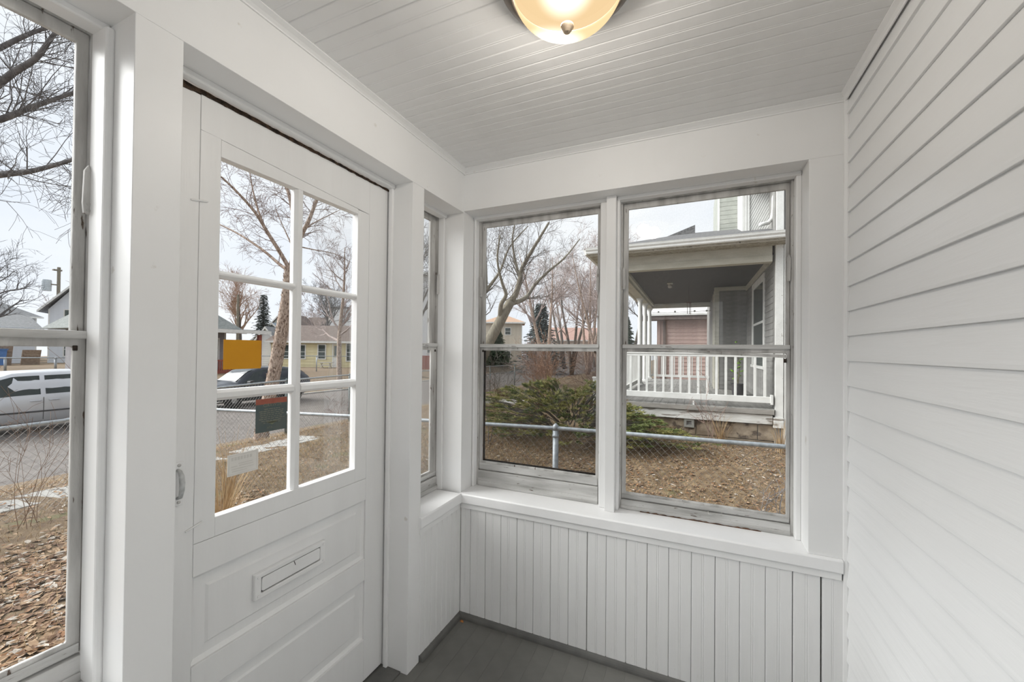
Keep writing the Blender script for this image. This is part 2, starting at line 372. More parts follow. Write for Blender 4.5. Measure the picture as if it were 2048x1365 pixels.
random.seed(4)                                          # ragged, rotten gap above the door
tp = []; bt = []
for i in range(61):
    u = i/60*dw; e = max(0, 1-i/9)
    tp.append((u, 2.1605+random.uniform(-.0015, .0015))); bt.append((u, 2.1535-.012*e-.004*(1-i/60)+random.uniform(-.003, .0015)))
pts = [(x, -.004, z) for x, z in tp]+[(x, -.004, z) for x, z in bt]+[(x, .02, z) for x, z in tp]+[(x, .02, z) for x, z in bt]
fs = []
for i in range(60): fs += [(i, i+1, 61+i+1, 61+i), (61+i, 61+i+1, 183+i+1, 183+i), (122+i, 122+i+1, i+1, i)]
MB().add(pts, fs).build('torn_weatherstrip', mat('rotten_felt', (.02, .013, .008), (.10, .06, .035), 60, .95, .8, 120), dr)
for u, z, sl_ in ((.112, 1.845, .0), (.113, .925, .25)):
    MB().tube([(u-.02, -.002, z-.004), (u+.022, -.003, z+.004+sl_*.02)], .0026, 6).build('glazing_peg', WOOD, dr)
# pull handle
hd = MB().prism([(.064, 1.0), (.087, 1.0), (.087, 1.118), (.064, 1.118)], -.003, 0, 'xz').build('handle', WOOD, dr, .002)
MB().tube([(.0715, -.002, 1.02), (.0715, -.018, 1.026), (.0715, -.024, 1.045), (.0715, -.025, 1.065), (.0715, -.022, 1.083), (.0715, -.014, 1.094), (.0715, -.002, 1.097)], [.004, .005, .0065, .007, .0065, .005, .004], 8).build('grip', mat('worn_handle_paint', (.33, .34, .34), (.6, .61, .61), 50, .4), hd, smooth=True)
for z in (1.009, 1.109): MB().lathe([(.0001, -.0052), (.004, -.0048), (.0048, -.003)], k=12).build('screw', GREYF, hd).matrix_local = Matrix.Translation((.075, .0, z)) @ Matrix.Rotation(-PI/2, 4, 'X') @ Matrix.Translation((0, 0, 0))
# mail slot
ms = MB().ring(.289, .561, .620, .703, -.006, .010, .022, .022, .016, .016).build('mail_slot', WOOD, dr, .003)
MB().box(.305, .545, .004, .012, .634, .690).build('slot_shadow', DARK, ms)
rr_ = []
for cx_, cz_, a0 in ((.531, .678, 0), (.321, .678, 90), (.321, .646, 180), (.531, .646, 270)):
    rr_ += [(cx_+.007*math.cos(math.radians(a0+a)), cz_+.006*math.sin(math.radians(a0+a))) for a in (0, 30, 60, 90)]
MB().prism(rr_, -.003, .003, 'xz').build('flap', WOOD, ms, .0015)
MB().prism([(.428, .684), (.4305, .684), (.4365, .668), (.4345, .668)], -.0036, -.0028, 'xz').build('crack', DARK, ms)
for u in (.300, .550):
    for z in (.632, .691): MB().tube([(u, -.0085, z), (u, -.005, z)], .004, 10).build('screw', WOOD, ms, .001)

# ------------------------------------------------------------------ papers and stickers on the door glass (x = -.157)
def paper(name, label, y0, y1, z0, z1, m, cat='sticker'):
    t = thing(name, label, cat, (-.1575, y0, z0), PI/2)
    MB().box(0, y1-y0, -.0006, 0, 0, z1-z0).build('sheet', m, t)
    return t
paper('orange_notice', 'blank orange-yellow rectangle of paper taped to a door pane', -1.130, -1.013, 1.364, 1.455, mat('orange_paper', (.62, .27, .0), (.68, .31, .0), 5, .6), 'notice')
sg = paper('reward_sticker', 'dark green-grey sticker with red top band reading REWARD backwards on door pane', -1.028, -.918, 1.152, 1.262, mat('sticker_green', (.055, .085, .085), (.085, .105, .095), 20, .35))
SRED = mat('sticker_red', (.30, .075, .045), (.36, .10, .06), 30, .4); STXT = mat('sticker_text', (.17, .17, .135), (.21, .205, .16), 30, .5)
MB().box(.0, .110, -.0009, -.0006, .092, .110).build('red_band', SRED, sg)
def txt(body, size, x, z, parent, m, name='lettering', mirror=True, y=-.0012):
    c = bpy.data.curves.new(name, 'FONT'); c.body = body; c.size = size; c.extrude = .00015; c.align_x = 'CENTER'; c.materials.append(m)
    tmp = bpy.data.objects.new('tmp', c); COL.objects.link(tmp)
    me = bpy.data.meshes.new_from_object(tmp.evaluated_get(bpy.context.evaluated_depsgraph_get())); bpy.data.objects.remove(tmp); bpy.data.curves.remove(c)
    me.transform(Matrix.Diagonal((-1 if mirror else 1, 1, 1, 1)) if mirror else Matrix.Identity(4))
    o = link(name, me, parent); o.location = (x, y, z); o.rotation_euler = (PI/2, 0, 0); return o
txt('REWARD', .0155, .057, .083, sg, STXT)
txt('ATA', .010, .048, .010, sg, STXT)
random.seed(2)
for k_ in range(8):
    wdt = (.055, .09, .085, .085, .08, .09, .075, .06)[k_]; x = .056-wdt/2; z = .075-.0065*k_; ln = MB()
    while x < .056+wdt/2-.004:
        d = random.uniform(.006, .014); e = min(x+d, .056+wdt/2); ln.box(x, e, -.0011, -.0006, z-.0012, z+.0012); x = e+.0025
    ln.build('faded_print_line', STXT, sg)
MB().prism([(.036, .034), (.078, .034), (.057, .021)], -.0011, -.0006, 'xz').build('shield_print', mat('sticker_olive', (.13, .14, .085), (.16, .17, .11), 30, .5), sg)
wh = paper('white_notice', 'small off-white rectangular sticker low on the door pane with faint show-through print', -1.113, -1.017, 1.035, 1.101, mat('white_sticker', (.76, .74, .70), (.80, .78, .74), 9, .55))
FT = mat('faint_print', (.66, .64, .60), (.70, .68, .64), 30, .6)
MB().ring(.004, .092, .004, .062, -.0009, -.0006, .0012, .0012, .0012, .0012).build('print_border', FT, wh)
for z, h_, xs in ((.046, .010, [(.012+.0095*i, .018+.0095*i) for i in range(7)]), (.033, .003, [(.034, .078)]), (.026, .003, [(.012, .03), (.036, .08)]), (.018, .003, [(.012, .08)]), (.011, .003, [(.014, .06)])):
    ln = MB()
    for a, b in xs: ln.box(a, b, -.0010, -.0006, z, z+h_)
    ln.build('faint_print_line', FT, wh)

# ------------------------------------------------------------------ ceiling lamp
lp = thing('ceiling_lamp', 'flush ceiling lamp with frosted amber glass bowl, bronze rim and finial', 'lamp', (.837, -.896, H))
BRZ = mat('brushed_bronze', (.13, .105, .085), (.20, .165, .135), 30, .35, metal=.6)
MB().lathe([(.001, 0), (.172, 0), (.178, -.006), (.178, -.014), (.172, -.024), (.160, -.034), (.150, -.042), (.143, -.043), (.141, -.036)], k=56).build('canopy', BRZ, lp, smooth=True)
MB().lathe([(.141, -.036), (.14, -.012), (.001, -.012)], k=40).build('canopy_absorber', mat('lamp_absorber_black', (.003, .003, .003), (.004, .004, .003), 8, 1, spec=0), lp)  # added black sheet that soaks up bulb light inside the canopy
bowl = MB(); prof = []
for i in range(17):
    a = i/16*PI/2; prof.append((max(.1415*math.sin(a), .0005), -.032-.103*math.cos(a)))
bowl.lathe(prof[::-1], k=56)
GB = bpy.data.materials.new('frosted_amber_glass'); GB.use_nodes = True; n = GB.node_tree; n.nodes.clear(); k = n.links.new
go = n.nodes.new('ShaderNodeOutputMaterial'); em = n.nodes.new('ShaderNodeEmission'); tcb = n.nodes.new('ShaderNodeTexCoord'); prev = None
for bp_ in ((-.045, .06, -.115), (.02, -.08, -.095)):          # the glass glows whiter next to each bulb
    vd = n.nodes.new('ShaderNodeVectorMath'); vd.operation = 'DISTANCE'; vd.inputs[1].default_value = bp_; k(tcb.outputs['Object'], vd.inputs[0])
    mr_ = n.nodes.new('ShaderNodeMapRange'); mr_.interpolation_type = 'SMOOTHSTEP'; mr_.inputs[1].default_value = .015; mr_.inputs[2].default_value = .085; mr_.inputs[3].default_value = 1; mr_.inputs[4].default_value = 0; k(vd.outputs['Value'], mr_.inputs[0])
    if prev is None: prev = mr_.outputs[0]
    else:
        mm_ = n.nodes.new('ShaderNodeMath'); mm_.operation = 'MAXIMUM'; k(prev, mm_.inputs[0]); k(mr_.outputs[0], mm_.inputs[1]); prev = mm_.outputs[0]
rb_ = n.nodes.new('ShaderNodeValToRGB'); rb_.color_ramp.elements[0].color = (.92, .66, .36, 1); rb_.color_ramp.elements[1].color = (2.2, 2.0, 1.7, 1); k(prev, rb_.inputs[0]); k(rb_.outputs[0], em.inputs[0]); em.inputs[1].default_value = 0.62
tr = n.nodes.new('ShaderNodeBsdfTransparent'); tr.inputs[0].default_value = (1, .97, .92, 1)
ad = n.nodes.new('ShaderNodeMixShader'); ad.inputs[0].default_value = .20
k(em.outputs[0], ad.inputs[1]); k(tr.outputs[0], ad.inputs[2]); k(ad.outputs[0], go.inputs[0])
bowl.build('bowl', GB, lp, smooth=True)
MB().lathe([(.0005, -.1335), (.0165, -.133), (.0170, -.138), (.0135, -.141), (.0130, -.144), (.0095, -.1465), (.0090, -.150), (.005, -.153), (.0005, -.1535)], k=24).build('finial', mat('warm_metal', (.55, .44, .32), (.62, .50, .38), 40, .35, metal=.5), lp, smooth=True)
for i, (bxo, byo) in enumerate(((-.035, .045), (.03, -.05))):
    pl = bpy.data.lights.new('lamp_bulb', 'POINT'); pl.energy = 11.5; pl.color = (1, .975, .945); pl.shadow_soft_size = .045
    po = bpy.data.objects.new('bulb_light', pl); COL.objects.link(po); po.parent = lp; po.location = (bxo, byo, -.075)

sc_ = MB(); sc_.add([(-.012, 0, .001), (-.003, .009, .006), (.010, .005, .003), (.013, -.004, .001), (.001, -.009, .005), (0, 0, .009)], [(0, 1, 5), (1, 2, 5), (2, 3, 5), (3, 4, 5), (4, 0, 5)])
so_ = sc_.build('leaf_scrap', mat('orange_leaf', (.42, .17, .05), (.52, .23, .08), 30, .8)); so_.location = (.034, -.036, .0); tag(so_, 'tiny orange leaf scrap in the floor corner', 'leaf')
# ------------------------------------------------------------------ ground outside
def sm(a, b, t): t = max(0, min(1, (t-a)/(b-a))); return t*t*(3-2*t)
def gz(x, y):
    z = -.62
    z += .40*sm(2.4, 6.2, y)*sm(-5.5, -2.5, x)*(1-sm(9, 14, y)*.4)
    z -= .50*sm(-7.3, -9.8, x)
    z += .62*sm(-18.6, -24, x)
    return z
random.seed(11)
def axis(a, b, c, fine, step):
    out = []; t = a
    while t < b:
        out.append(t); d = abs(t-c); t += fine if d < 8 else step*(.35 if d < 25 else 1)
    return out+[b]
gx = axis(-110, 14, -3, .25, 5); gy = axis(-14, 120, 3, .25, 5)
g = MB(); nx = len(gx)
g.v = [(x, y, gz(x, y)+(random.uniform(-.018, .018) if -9 < x < 6 and y < 12 else 0)) for y in gy for x in gx]
g.f = [(j*nx+i, j*nx+i+1, (j+1)*nx+i+1, (j+1)*nx+i) for j in range(len(gy)-1) for i in range(nx-1)]
GRND = mat('dry_winter_lawn', (0.119, 0.076, 0.041), (0.201, 0.142, 0.081), 9, .95, 1.0, 60, spots=((.13, .115, .05), 1.3, .62), lo=.38, hi=.62)
gm = g.build('ground', GRND, None, smooth=True); tag(gm, kind='structure')
ASPH = mat('grey_asphalt', (0.111, 0.096, 0.086), (0.150, 0.131, 0.117), 3, .9, .5, 90)
CONC = mat('pale_concrete', (0.318, 0.306, 0.281), (0.392, 0.379, 0.355), 4, .9, .4, 60)
def strip(name, x0, x1, y0, y1, dz, m, th=.05, ny=1):
    mb = MB()
    for j in range(ny): mb.box(x0, x1, y0+(y1-y0)*j/ny+.006, y0+(y1-y0)*(j+1)/ny-.006, gz((x0+x1)/2, y0)-th, gz((x0+x1)/2, y0)+dz)
    return tag(mb.build(name, m), kind='structure')
strip('street', -18.2, -10.0, -40, 118, .03, ASPH, .1)
strip('curb_far', -18.4, -18.2, -40, 118, .10, CONC, .1)
sw = struct('sidewalk')
for j in range(9):
    y0 = -8.6+j*1.5
    o = MB().box(-7.25, -6.6, y0, y0+1.485, -.7, gz(-6.9, y0)+.004).build('slab', CONC, sw, .004)
tag(MB().box(-7.5, -4.6, 12.0, 13.0, -.9, gz(-5, 12.5)+.06).build('front_walk', CONC), kind='structure')

# fallen leaves, straw and grass
def leaf(mb, x, y, z, s):
    a = U(0, 2*PI); ca, sa = math.cos(a), math.sin(a); t1, t2, cu = U(-.5, .5), U(-.5, .5), U(.05, .4)
    P = []
    for u, v, h in ((-1, 0, cu*.5), (-.35, .55, cu), (.45, .45, cu*.7), (1, 0, cu*.3), (.35, -.5, cu), (-.4, -.5, cu*.8), (0, 0, 0)):
        dx, dy = u*s, v*s*.8; P.append((x+dx*ca-dy*sa, y+dx*sa+dy*ca, z+.012+abs(h*s)*.6+(t1*dx+t2*dy)*.5))
    b = len(mb.v); mb.v += P; mb.f += [(b+i, b+(i+1) % 6, b+6) for i in range(6)]; return 6
def blade(mb, x, y, z, s):
    a = U(0, 2*PI); ca, sa = math.cos(a), math.sin(a); l = U(.4, 1.6); w_ = .0011+s*.010; h = s*U(.5, 1)
    b = len(mb.v); mb.v += [(x-sa*w_, y+ca*w_, z-.01), (x+sa*w_, y-ca*w_, z-.01), (x+ca*s*l*.5+sa*w_*.7, y+sa*s*l*.5-ca*w_*.7, z+h*.75), (x+ca*s*l*.5-sa*w_*.7, y+sa*s*l*.5+ca*w_*.7, z+h*.75), (x+ca*s*l, y+sa*s*l, z+h)]
    mb.f += [(b, b+1, b+2, b+3), (b+3, b+2, b+4)]; return 2
U = random.uniform
def scatter(name, mats, jobs, shape, seed, parent=None):
    random.seed(seed); mb = MB(); idx = []
    for counts, (xa, xb_, ya, yb), size in jobs:
        for mi, n_ in enumerate(counts):
            for _ in range(n_):
                x, y = U(xa, xb_), U(ya, yb)
                if -.7 < x-2.2 and y > 6.4: continue
                idx += [mi]*shape(mb, x, y, gz(x, y), size*U(.6, 1.35))
    o = mb.build(name, mats[0], parent, fast=True)
    for m_ in mats[1:]: o.data.materials.append(m_)
    o.data.polygons.foreach_set('material_index', idx); o.data.update(); return tag(o, kind='stuff')
def lit(mname, c, c2): return mat(mname, c, c2, 9, .85, lo=.3, hi=.7)
LM = [lit('leaf_tan', (0.246, 0.149, 0.080), (0.399, 0.275, 0.171)), lit('leaf_brown', (0.110, 0.059, 0.033), (0.234, 0.136, 0.078)), lit('leaf_pale', (0.360, 0.310, 0.260), (0.471, 0.422, 0.360)), lit('leaf_rust', (0.211, 0.100, 0.043), (0.306, 0.160, 0.076))]
tag(scatter('fallen_leaves', LM, [((3000, 2400, 1300, 300), (-5.2, -.35, -2.4, .9), .042), ((2300, 1300, 700, 900), (-4.6, -.35, -.9, 2.0), .04), ((3200, 2600, 1100, 1500), (-3.2, 3.2, 2.4, 6.3), .026), ((2200, 1500, 700, 500), (-9.7, -2.2, -2, 7.5), .03)], leaf, 20),
    'dry fallen leaves littering the lawn around the porch and fences', 'leaves')
GS = [lit('straw', (0.336, 0.220, 0.107), (0.466, 0.331, 0.178)), lit('grass_tan', (0.201, 0.132, 0.065), (0.295, 0.202, 0.109)), lit('grass_olive', (0.124, 0.124, 0.052), (0.195, 0.189, 0.085))]
scatter('lawn_grass', GS, [((17000, 20000, 9000), (-6.5, -1.0, .6, 7.0), .065), ((15000, 17000, 1400), (-4.0, 3.4, 2.2, 6.3), .05), ((7000, 6000, 900), (-9.8, -7.2, -3, 12), .08), ((2500, 2500, 300), (-6.4, -.5, -2.5, .8), .09), ((4000, 4000, 400), (-6, 0, 7, 15), .12)], blade, 60, gm)

# clumps of dead ornamental grass
def clump(x, y, h, n, spread, seed, label, tilt=(0, 0)):
    random.seed(seed); t = thing('dead_grass_clump', label, 'grass', (x, y, gz(x, y)))
    mb = MB()
    for _ in range(n):
        a = U(0, 2*PI); r = U(0, .10)*spread; l = h*U(.45, 1.05); lean = U(.05, .55)*spread; ca, sa = math.cos(a), math.sin(a); w_ = U(.003, .006)
        P = []
        for q in range(5):
            f_ = q/4; d = r+lean*l*f_*f_; P.append(Vector((ca*d+tilt[0]*l*f_, sa*d+tilt[1]*l*f_, l*f_*(1-.25*lean*f_))))
        b = len(mb.v)
        for q, p in enumerate(P):
            ww = w_*(1-.85*q/4); mb.v += [(p.x-sa*ww, p.y+ca*ww, p.z), (p.x+sa*ww, p.y-ca*ww, p.z)]
        mb.f += [(b+2*q, b+2*q+1, b+2*q+3, b+2*q+2) for q in range(4)]
    mb.build('blades', GS[0], t, fast=True)
    return t
clump(-3.3, .72, .9, 200, 1.1, 1, 'tallest clump of dead straw coloured grass by the steps')
clump(-3.75, 1.05, 1.25, 70, .6, 2, 'thin upright stalks of dry grass beside the tallest straw clump', (.02, .05))
clump(-2.9, 1.75, .55, 90, 1.5, 3, 'low sprawling clump of dead grass on a dark patch of lawn')
clump(1.62, 6.15, .62, 60, .9, 4, 'dry grass stalks against the stone foundation of the porch', (-.12, 0))
clump(2.5, 6.1, .55, 60, 1.0, 5, 'dry grass tuft at the corner board of the neighbouring house')
clump(-4.6, 9.8, 1.0, 160, 1.2, 6, 'pale dead grass behind the juniper by the front walk')
clump(-2.6, 9.0, 1.1, 160, 1.2, 7, 'pale dead grass beside the low white post')

# ------------------------------------------------------------------ chain link fences
GALV = mat('galvanised_steel', (.30, .33, .35), (.44, .47, .49), 20, .45, .2, 80, metal=.35)
WIRE = mat('dull_wire', (.22, .215, .205), (.36, .35, .33), 20, .6, metal=.3)
GALVG = mat('green_grey_steel', (.13, .16, .155), (.20, .23, .22), 20, .5, metal=.2)
def poly_at(pl, s):
    for a, b in zip(pl, pl[1:]):
        d = math.hypot(b[0]-a[0], b[1]-a[1])
        if s <= d or b is pl[-1]:
            f_ = s/d; return [a[i]+(b[i]-a[i])*f_ for i in range(3)]
        s -= d
def fence(label, pl, posts, pitch=.076, rr=.022, barbs=False, drop=None, mat_post=GALV, skipmesh=False):
    x0, y0, _ = pl[0]; t = thing('chain_link_fence', label, 'fence', (x0, y0, gz(x0, y0))); ox, oy, oz = x0, y0, gz(x0, y0)
    tot = sum(math.hypot(b[0]-a[0], b[1]-a[1]) for a, b in zip(pl, pl[1:]))
    MB().tube([(p[0]-ox, p[1]-oy, p[2]-oz) for p in pl], rr, 10).build('top_rail', GALV, t, smooth=True)
    for s in posts:
        x, y, z = poly_at(pl, s); b = gz(x, y)-.05
        po = MB().tube([(x-ox, y-oy, b-oz), (x-ox, y-oy, z-oz-.02)], rr*1.5, 12).build('post', mat_post, t, smooth=True)
        MB().tube([(x-ox, y-oy, z-oz-.10), (x-ox, y-oy, z-oz-.07)], rr*1.75, 12).build('tension_band', mat_post, po, smooth=True)
        MB().tube([(x-ox, y-oy, z-oz-.022), (x-ox, y-oy, z-oz+.03), (x-ox, y-oy, z-oz+.055)], [rr*1.6, rr*1.5, rr*.3], 12).build('post_cap', mat_post, po, smooth=True)
    mb = MB(); w_ = pitch/2; n = int(tot/w_)
    if not skipmesh:
        for i in range(n):
            pa, pb = poly_at(pl, i*w_), poly_at(pl, min((i+1)*w_, tot)); zg = gz(pa[0], pa[1])
            steps = int((pa[2]-zg-.02)/w_); pts = []
            for k_ in range(steps+1):
                p = pb if (k_+i) % 2 else pa; pts.append((p[0]-ox, p[1]-oy, p[2]-oz+.0-k_*w_))
            if barbs and i % 3 == 0: pts = [(pts[0][0], pts[0][1], pts[0][2]+.045)]+pts
            mb.tube(pts, .0019, 3, cap=False)
        tag(mb.build('wire_mesh', WIRE, t, fast=True), kind='stuff')
    return t
SIDE = [(-5.55, 1.50, .565), (-4.93, 1.62, .56), (-2.81, 2.08, .56), (-.26, 2.485, .56), (.5, 2.53, .56), (3.6, 2.66, .56)]
fence('near galvanised chain-link fence with thick top rail along the side lawn', SIDE, [0, 2.8, 5.38, 8.6])
FRONT = [(-5.75, -3.2, .5), (-5.92, -.07, .5), (-6.02, .46, .5), (-7.9, 3.0, .58), (-8.35, 5.0, .60), (-9.05, 7.7, .58), (-9.25, 12, .52), (-9.3, 26, .5)]
fence('long chain-link fence with spiky wire tops between lawn and street', FRONT, [1.2, 5.0, 9.2, 12.01, 15.5, 19, 22.5, 26], barbs=True, mat_post=GALVG, pitch=.085)

# ------------------------------------------------------------------ neighbouring house with porch
NW = mat('old_white_trim', (.66, .66, .63), (.76, .76, .73), 5, .6, .2, 40, spots=((.42, .40, .36), 20, .70))
NPEEL = mat('peeling_white_trim', (.58, .57, .53), (.74, .74, .71), 6, .8, .5, 30, stretch=(.5, 1, 3), spots=((.22, .19, .16), 5, .58))
NCREAM = mat('cream_beam_paint', (.46, .44, .36), (.56, .54, .46), 6, .7, .2, 30, stretch=(.5, 1, 2))
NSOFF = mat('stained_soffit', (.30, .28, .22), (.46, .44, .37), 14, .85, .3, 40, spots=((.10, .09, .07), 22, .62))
NSID = mat('taupe_siding', (.20, .195, .185), (.265, .26, .245), 5, .7, .2, 40, rnd=.10)
NGRN = mat('grey_green_siding', (.32, .335, .30), (.40, .41, .37), 5, .7, .15, 40, rnd=.05)
SHIN = mat('dark_shingle', (.07, .07, .072), (.17, .17, .17), 26, .95, .8, 60)
STONE = mat('tan_foundation_stone', (.19, .145, .10), (.36, .295, .215), 6, .95, .9, 24, spots=((.10, .075, .055), 4, .56), rnd=.12)
nh = thing('neighbour_house', 'taupe clapboard house next door with white railed porch and long white gutter', 'house', (0, 0, 0))
Y0, Y1, FZ, XW, XB, YB = 6.5, 14.0, .43, 2.47, 1.70, 10.4
def nb(n, m, *b, bevel=.004, par=None): return bx(n, m, par or nh, *b, bevel=bevel)
# stone foundation
random.seed(5)
for c, (z0, z1) in enumerate(((-.42, -.13), (-.13, .165))):
    x = -.42-.25*c
    while x < 2.5:
        x1 = min(x+U(.75, 1.15), 2.5)
        if not (c == 1 and x < 1.1 < x1): nb('foundation_block', STONE, x, x1-.01, Y0+.03+U(-.012, .012), Y0+.3, z0, z1-.009, bevel=.012)
        else: nb('foundation_block', STONE, x, x1-.01, Y0+.04, Y0+.3, z0, z1-.009, bevel=.012)
        x = x1
nb('foundation_core', mat('mortar', (.24, .21, .17), (.3, .27, .22), 10, .95), -.36, 2.5, Y0+.06, Y1, -.5, .16, bevel=0)
v = MB().ring(1.005, 1.185, .005, .165, Y0+.0, Y0+.06, .045, .045, .04, .04).build('vent', mat('vent_grey', (.22, .22, .20), (.3, .3, .27), 12, .8), nh, .003)
MB().box(1.04, 1.15, Y0+.03, Y0+.05, .04, .13).build('vent_opening', DARK, v)
for i in range(4): MB().box(1.05, 1.14, Y0+.022, Y0+.03, .052+i*.02, .058+i*.02).build('vent_louvre', GREYF, v)
nb('skirt_board', NPEEL, -.44, 2.44, Y0-.02, Y0+.03, .17, .335)
nb('floor_edge', mat('worn_grey_edge', (.22, .205, .185), (.32, .30, .27), 8, .8, .3, 30, stretch=(.4, 1, 3)), -.48, 2.46, Y0-.06, Y0+.1, .345, FZ)
for i in range(20):
    x = -.45+i*.146; nb('floor_plank', mat('worn_porch_floor', (.20, .195, .18), (.29, .28, .26), 6, .75, .2, 30, stretch=(3, .3, 1), rnd=.08), x, x+.143, Y0-.05, Y1+.1, FZ-.02, FZ+.012, bevel=.002)
# near railing
ra = MB().box(-.42, 2.44, Y0-.035, Y0+.035, 1.40, 1.465).box(-.42, 2.44, Y0-.022, Y0+.022, 1.352, 1.40).build('railing', NW, nh, .004)
MB().box(-.42, 2.43, Y0-.03, Y0+.03, .545, .655).build('bottom_rail', NW, ra, .004)
nb('rail_bracket', NW, 2.405, 2.445, Y0-.05, Y0+.05, .52, .69)
for i in range(19): MB().box(-.46+.1535*i, -.46+.1535*i+.040, Y0-.02, Y0+.02, .65, 1.36).build('baluster', NW, ra, .002)
MB().box(1.155, 1.185, Y0-.01, Y0+.02, FZ, .55).build('rail_foot', NW, ra)
# far railing and front railing
rf_ = MB().box(-.3, XB, Y1-.03, Y1+.03, 1.28, 1.34).build('railing', NW, nh)
MB().box(-.3, XB, Y1-.03, Y1+.03, .52, .60).build('bottom_rail', NW, rf_)
for i in range(13): MB().box(-.2+.148*i, -.165+.148*i, Y1-.02, Y1+.02, .6, 1.28).build('baluster', NW, rf_)
rg_ = MB().box(-.36, -.29, Y0, 10.9, 1.38, 1.45).build('railing', NW, nh)
MB().box(-.36, -.29, Y0, 10.9, .52, .62).build('bottom_rail', NW, rg_)
for i in range(28): MB().box(-.34, -.31, Y0+.12+.155*i, Y0+.155+.155*i, .62, 1.38).build('baluster', NW, rg_)
# columns
for y in (6.56, 10.9, 12.3, 13.9):
    c = MB().lathe([(.072, FZ+.08), (.074, 1.2), (.070, 2.2), (.060, 2.93), (.060, 2.95)], -.3, y, 20).build('column', NW, nh, smooth=True)
    MB().box(-.40, -.20, y-.10, y+.10, FZ, FZ+.05).lathe([(.001, FZ+.05), (.095, FZ+.05), (.095, FZ+.07), (.08, FZ+.085)], -.3, y, 20).build('base', NW, c)
    MB().lathe([(.062, 2.93), (.07, 2.945), (.085, 2.985), (.088, 3.0)], -.3, y, 20).box(-.40, -.20, y-.10, y+.10, 3.0, 3.05).build('capital', NW, c)
# beams, soffit, gutter, roof
nb('beam', NCREAM, -.44, 2.43, Y0-.02, Y0+.16, 3.05, 3.17)
nb('frieze', NCREAM, -.44, 2.43, Y0-.005, Y0+.15, 3.17, 3.34)
nb('beam', NCREAM, -.42, -.2, Y0+.16, Y1+.1, 3.05, 3.34)
nb('beam', NCREAM, -.2, XB+.1, Y1-.06, Y1+.1, 3.05, 3.34)
nb('inner_moulding', NCREAM, -.2, -.14, Y0+.2, Y1-.06, 3.12, 3.2)
nb('inner_moulding', NCREAM, -.2, XB, Y1-.12, Y1-.06, 3.12, 3.2)
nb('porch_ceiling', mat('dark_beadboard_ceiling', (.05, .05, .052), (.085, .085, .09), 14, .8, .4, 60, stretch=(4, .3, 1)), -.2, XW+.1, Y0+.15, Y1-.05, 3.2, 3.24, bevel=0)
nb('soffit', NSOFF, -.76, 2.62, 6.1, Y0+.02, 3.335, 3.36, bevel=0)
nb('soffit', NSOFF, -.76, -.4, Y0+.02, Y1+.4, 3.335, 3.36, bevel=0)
gp = [(0, 0), (-.075, 0), (-.085, .02), (-.085, .045), (-.105, .075), (-.11, .105), (-.115, .115), (-.10, .118), (-.097, .10), (0, .10)]
MB().prism([(6.12+p[0], 3.36+p[1]) for p in gp], -.80, 2.60, 'yz').build('gutter', NW, nh, .002)
MB().prism([(-.76+p[0], 3.36+p[1]) for p in gp], 6.1, Y1+.4, 'xz').build('gutter', NW, nh, .002)
nb('fascia', NW, -.76, 2.6, 6.12, 6.14, 3.33, 3.46)
MB().add([(-.80, 6.06, 3.46), (2.62, 6.06, 3.46), (2.62, 8.1, 4.13), (.9, 8.1, 4.13), (-.80, Y1+.4, 3.46), (.9, Y1-1.5, 4.13), (2.62, Y1-1.5, 4.13), (2.62, Y1+.4, 3.46)],
         [(0, 1, 2, 3), (0, 3, 5, 4), (4, 5, 6, 7), (3, 2, 6, 5), (0, 4, 7, 1)]).build('porch_roof', SHIN, nh)
MB().add([(.55, 7.95, 4.05), (1.19, 7.95, 4.27), (1.19, 7.95, 4.02), (.55, 8.8, 4.05), (1.19, 8.8, 4.27), (1.19, 8.8, 4.02)], [(0, 2, 1), (3, 4, 5), (0, 1, 4, 3), (1, 2, 5, 4), (0, 3, 5, 2)]).build('roof_cricket', SHIN, nh)
# clapboard walls, each board a part
PT = .118
cA = MB().prism([(0, 0), (-.014, 0), (-.004, PT+.01), (0, PT+.01)], 0, YB-Y0-.11, 'xz').mesh('clapboard', NSID)      # faces -x
cB = MB().prism([(0, 0), (-.014, 0), (-.004, PT+.01), (0, PT+.01)], XB+.1, XW, 'yz').mesh('clapboard', NSID)          # faces -y
cC = MB().prism([(0, 0), (-.014, 0), (-.004, PT+.01), (0, PT+.01)], 2.63, 4.6, 'yz').mesh('clapboard', NSID)
for i in range(24):
    z = FZ+.02+i*PT
    if z+PT > 3.24: break
    o = link('clapboard', cA, nh); o.location = (XW, Y0+.11, z)
    o = link('clapboard', cB, nh); o.location = (0, YB, z)
for i in range(44):
    o = link('clapboard', cC, nh); o.location = (0, Y0+.03, .05+i*PT)
nb('wall_core', NSID, XW, 4.6, Y0+.03, Y1+3, -.4, 5.6, bevel=0)
nb('bay_core', NSID, XB+.02, XW+.2, YB, Y1+3, -.4, 3.3, bevel=0)
nb('bay_corner_board', NCREAM, XB-.01, XB+.11, YB-.02, YB+.10, FZ, 3.2)
nb('bay_casing', NCREAM, XB-.015, XB+.02, YB+.15, YB+.27, FZ, 3.12)
nb('bay_casing', NCREAM, XB-.015, XB+.02, YB+.75, YB+.87, FZ, 3.12)
nb('bay_frieze', NCREAM, XB, XW, YB-.04, YB, 3.10, 3.2)
nb('wall_frieze', NCREAM, XW-.04, XW, Y0+.15, YB, 3.08, 3.2)
nb('corner_board', NW, 2.475, 2.595, Y0-.03, Y0+.12, .30, 3.42)
nb('corner_board', NW, 2.605, 2.65, Y0-.02, Y0+.05, -.3, 3.42)
nb('corner_foot', NPEEL, 2.45, 2.60, Y0-.045, Y0+.1, .12, .30)
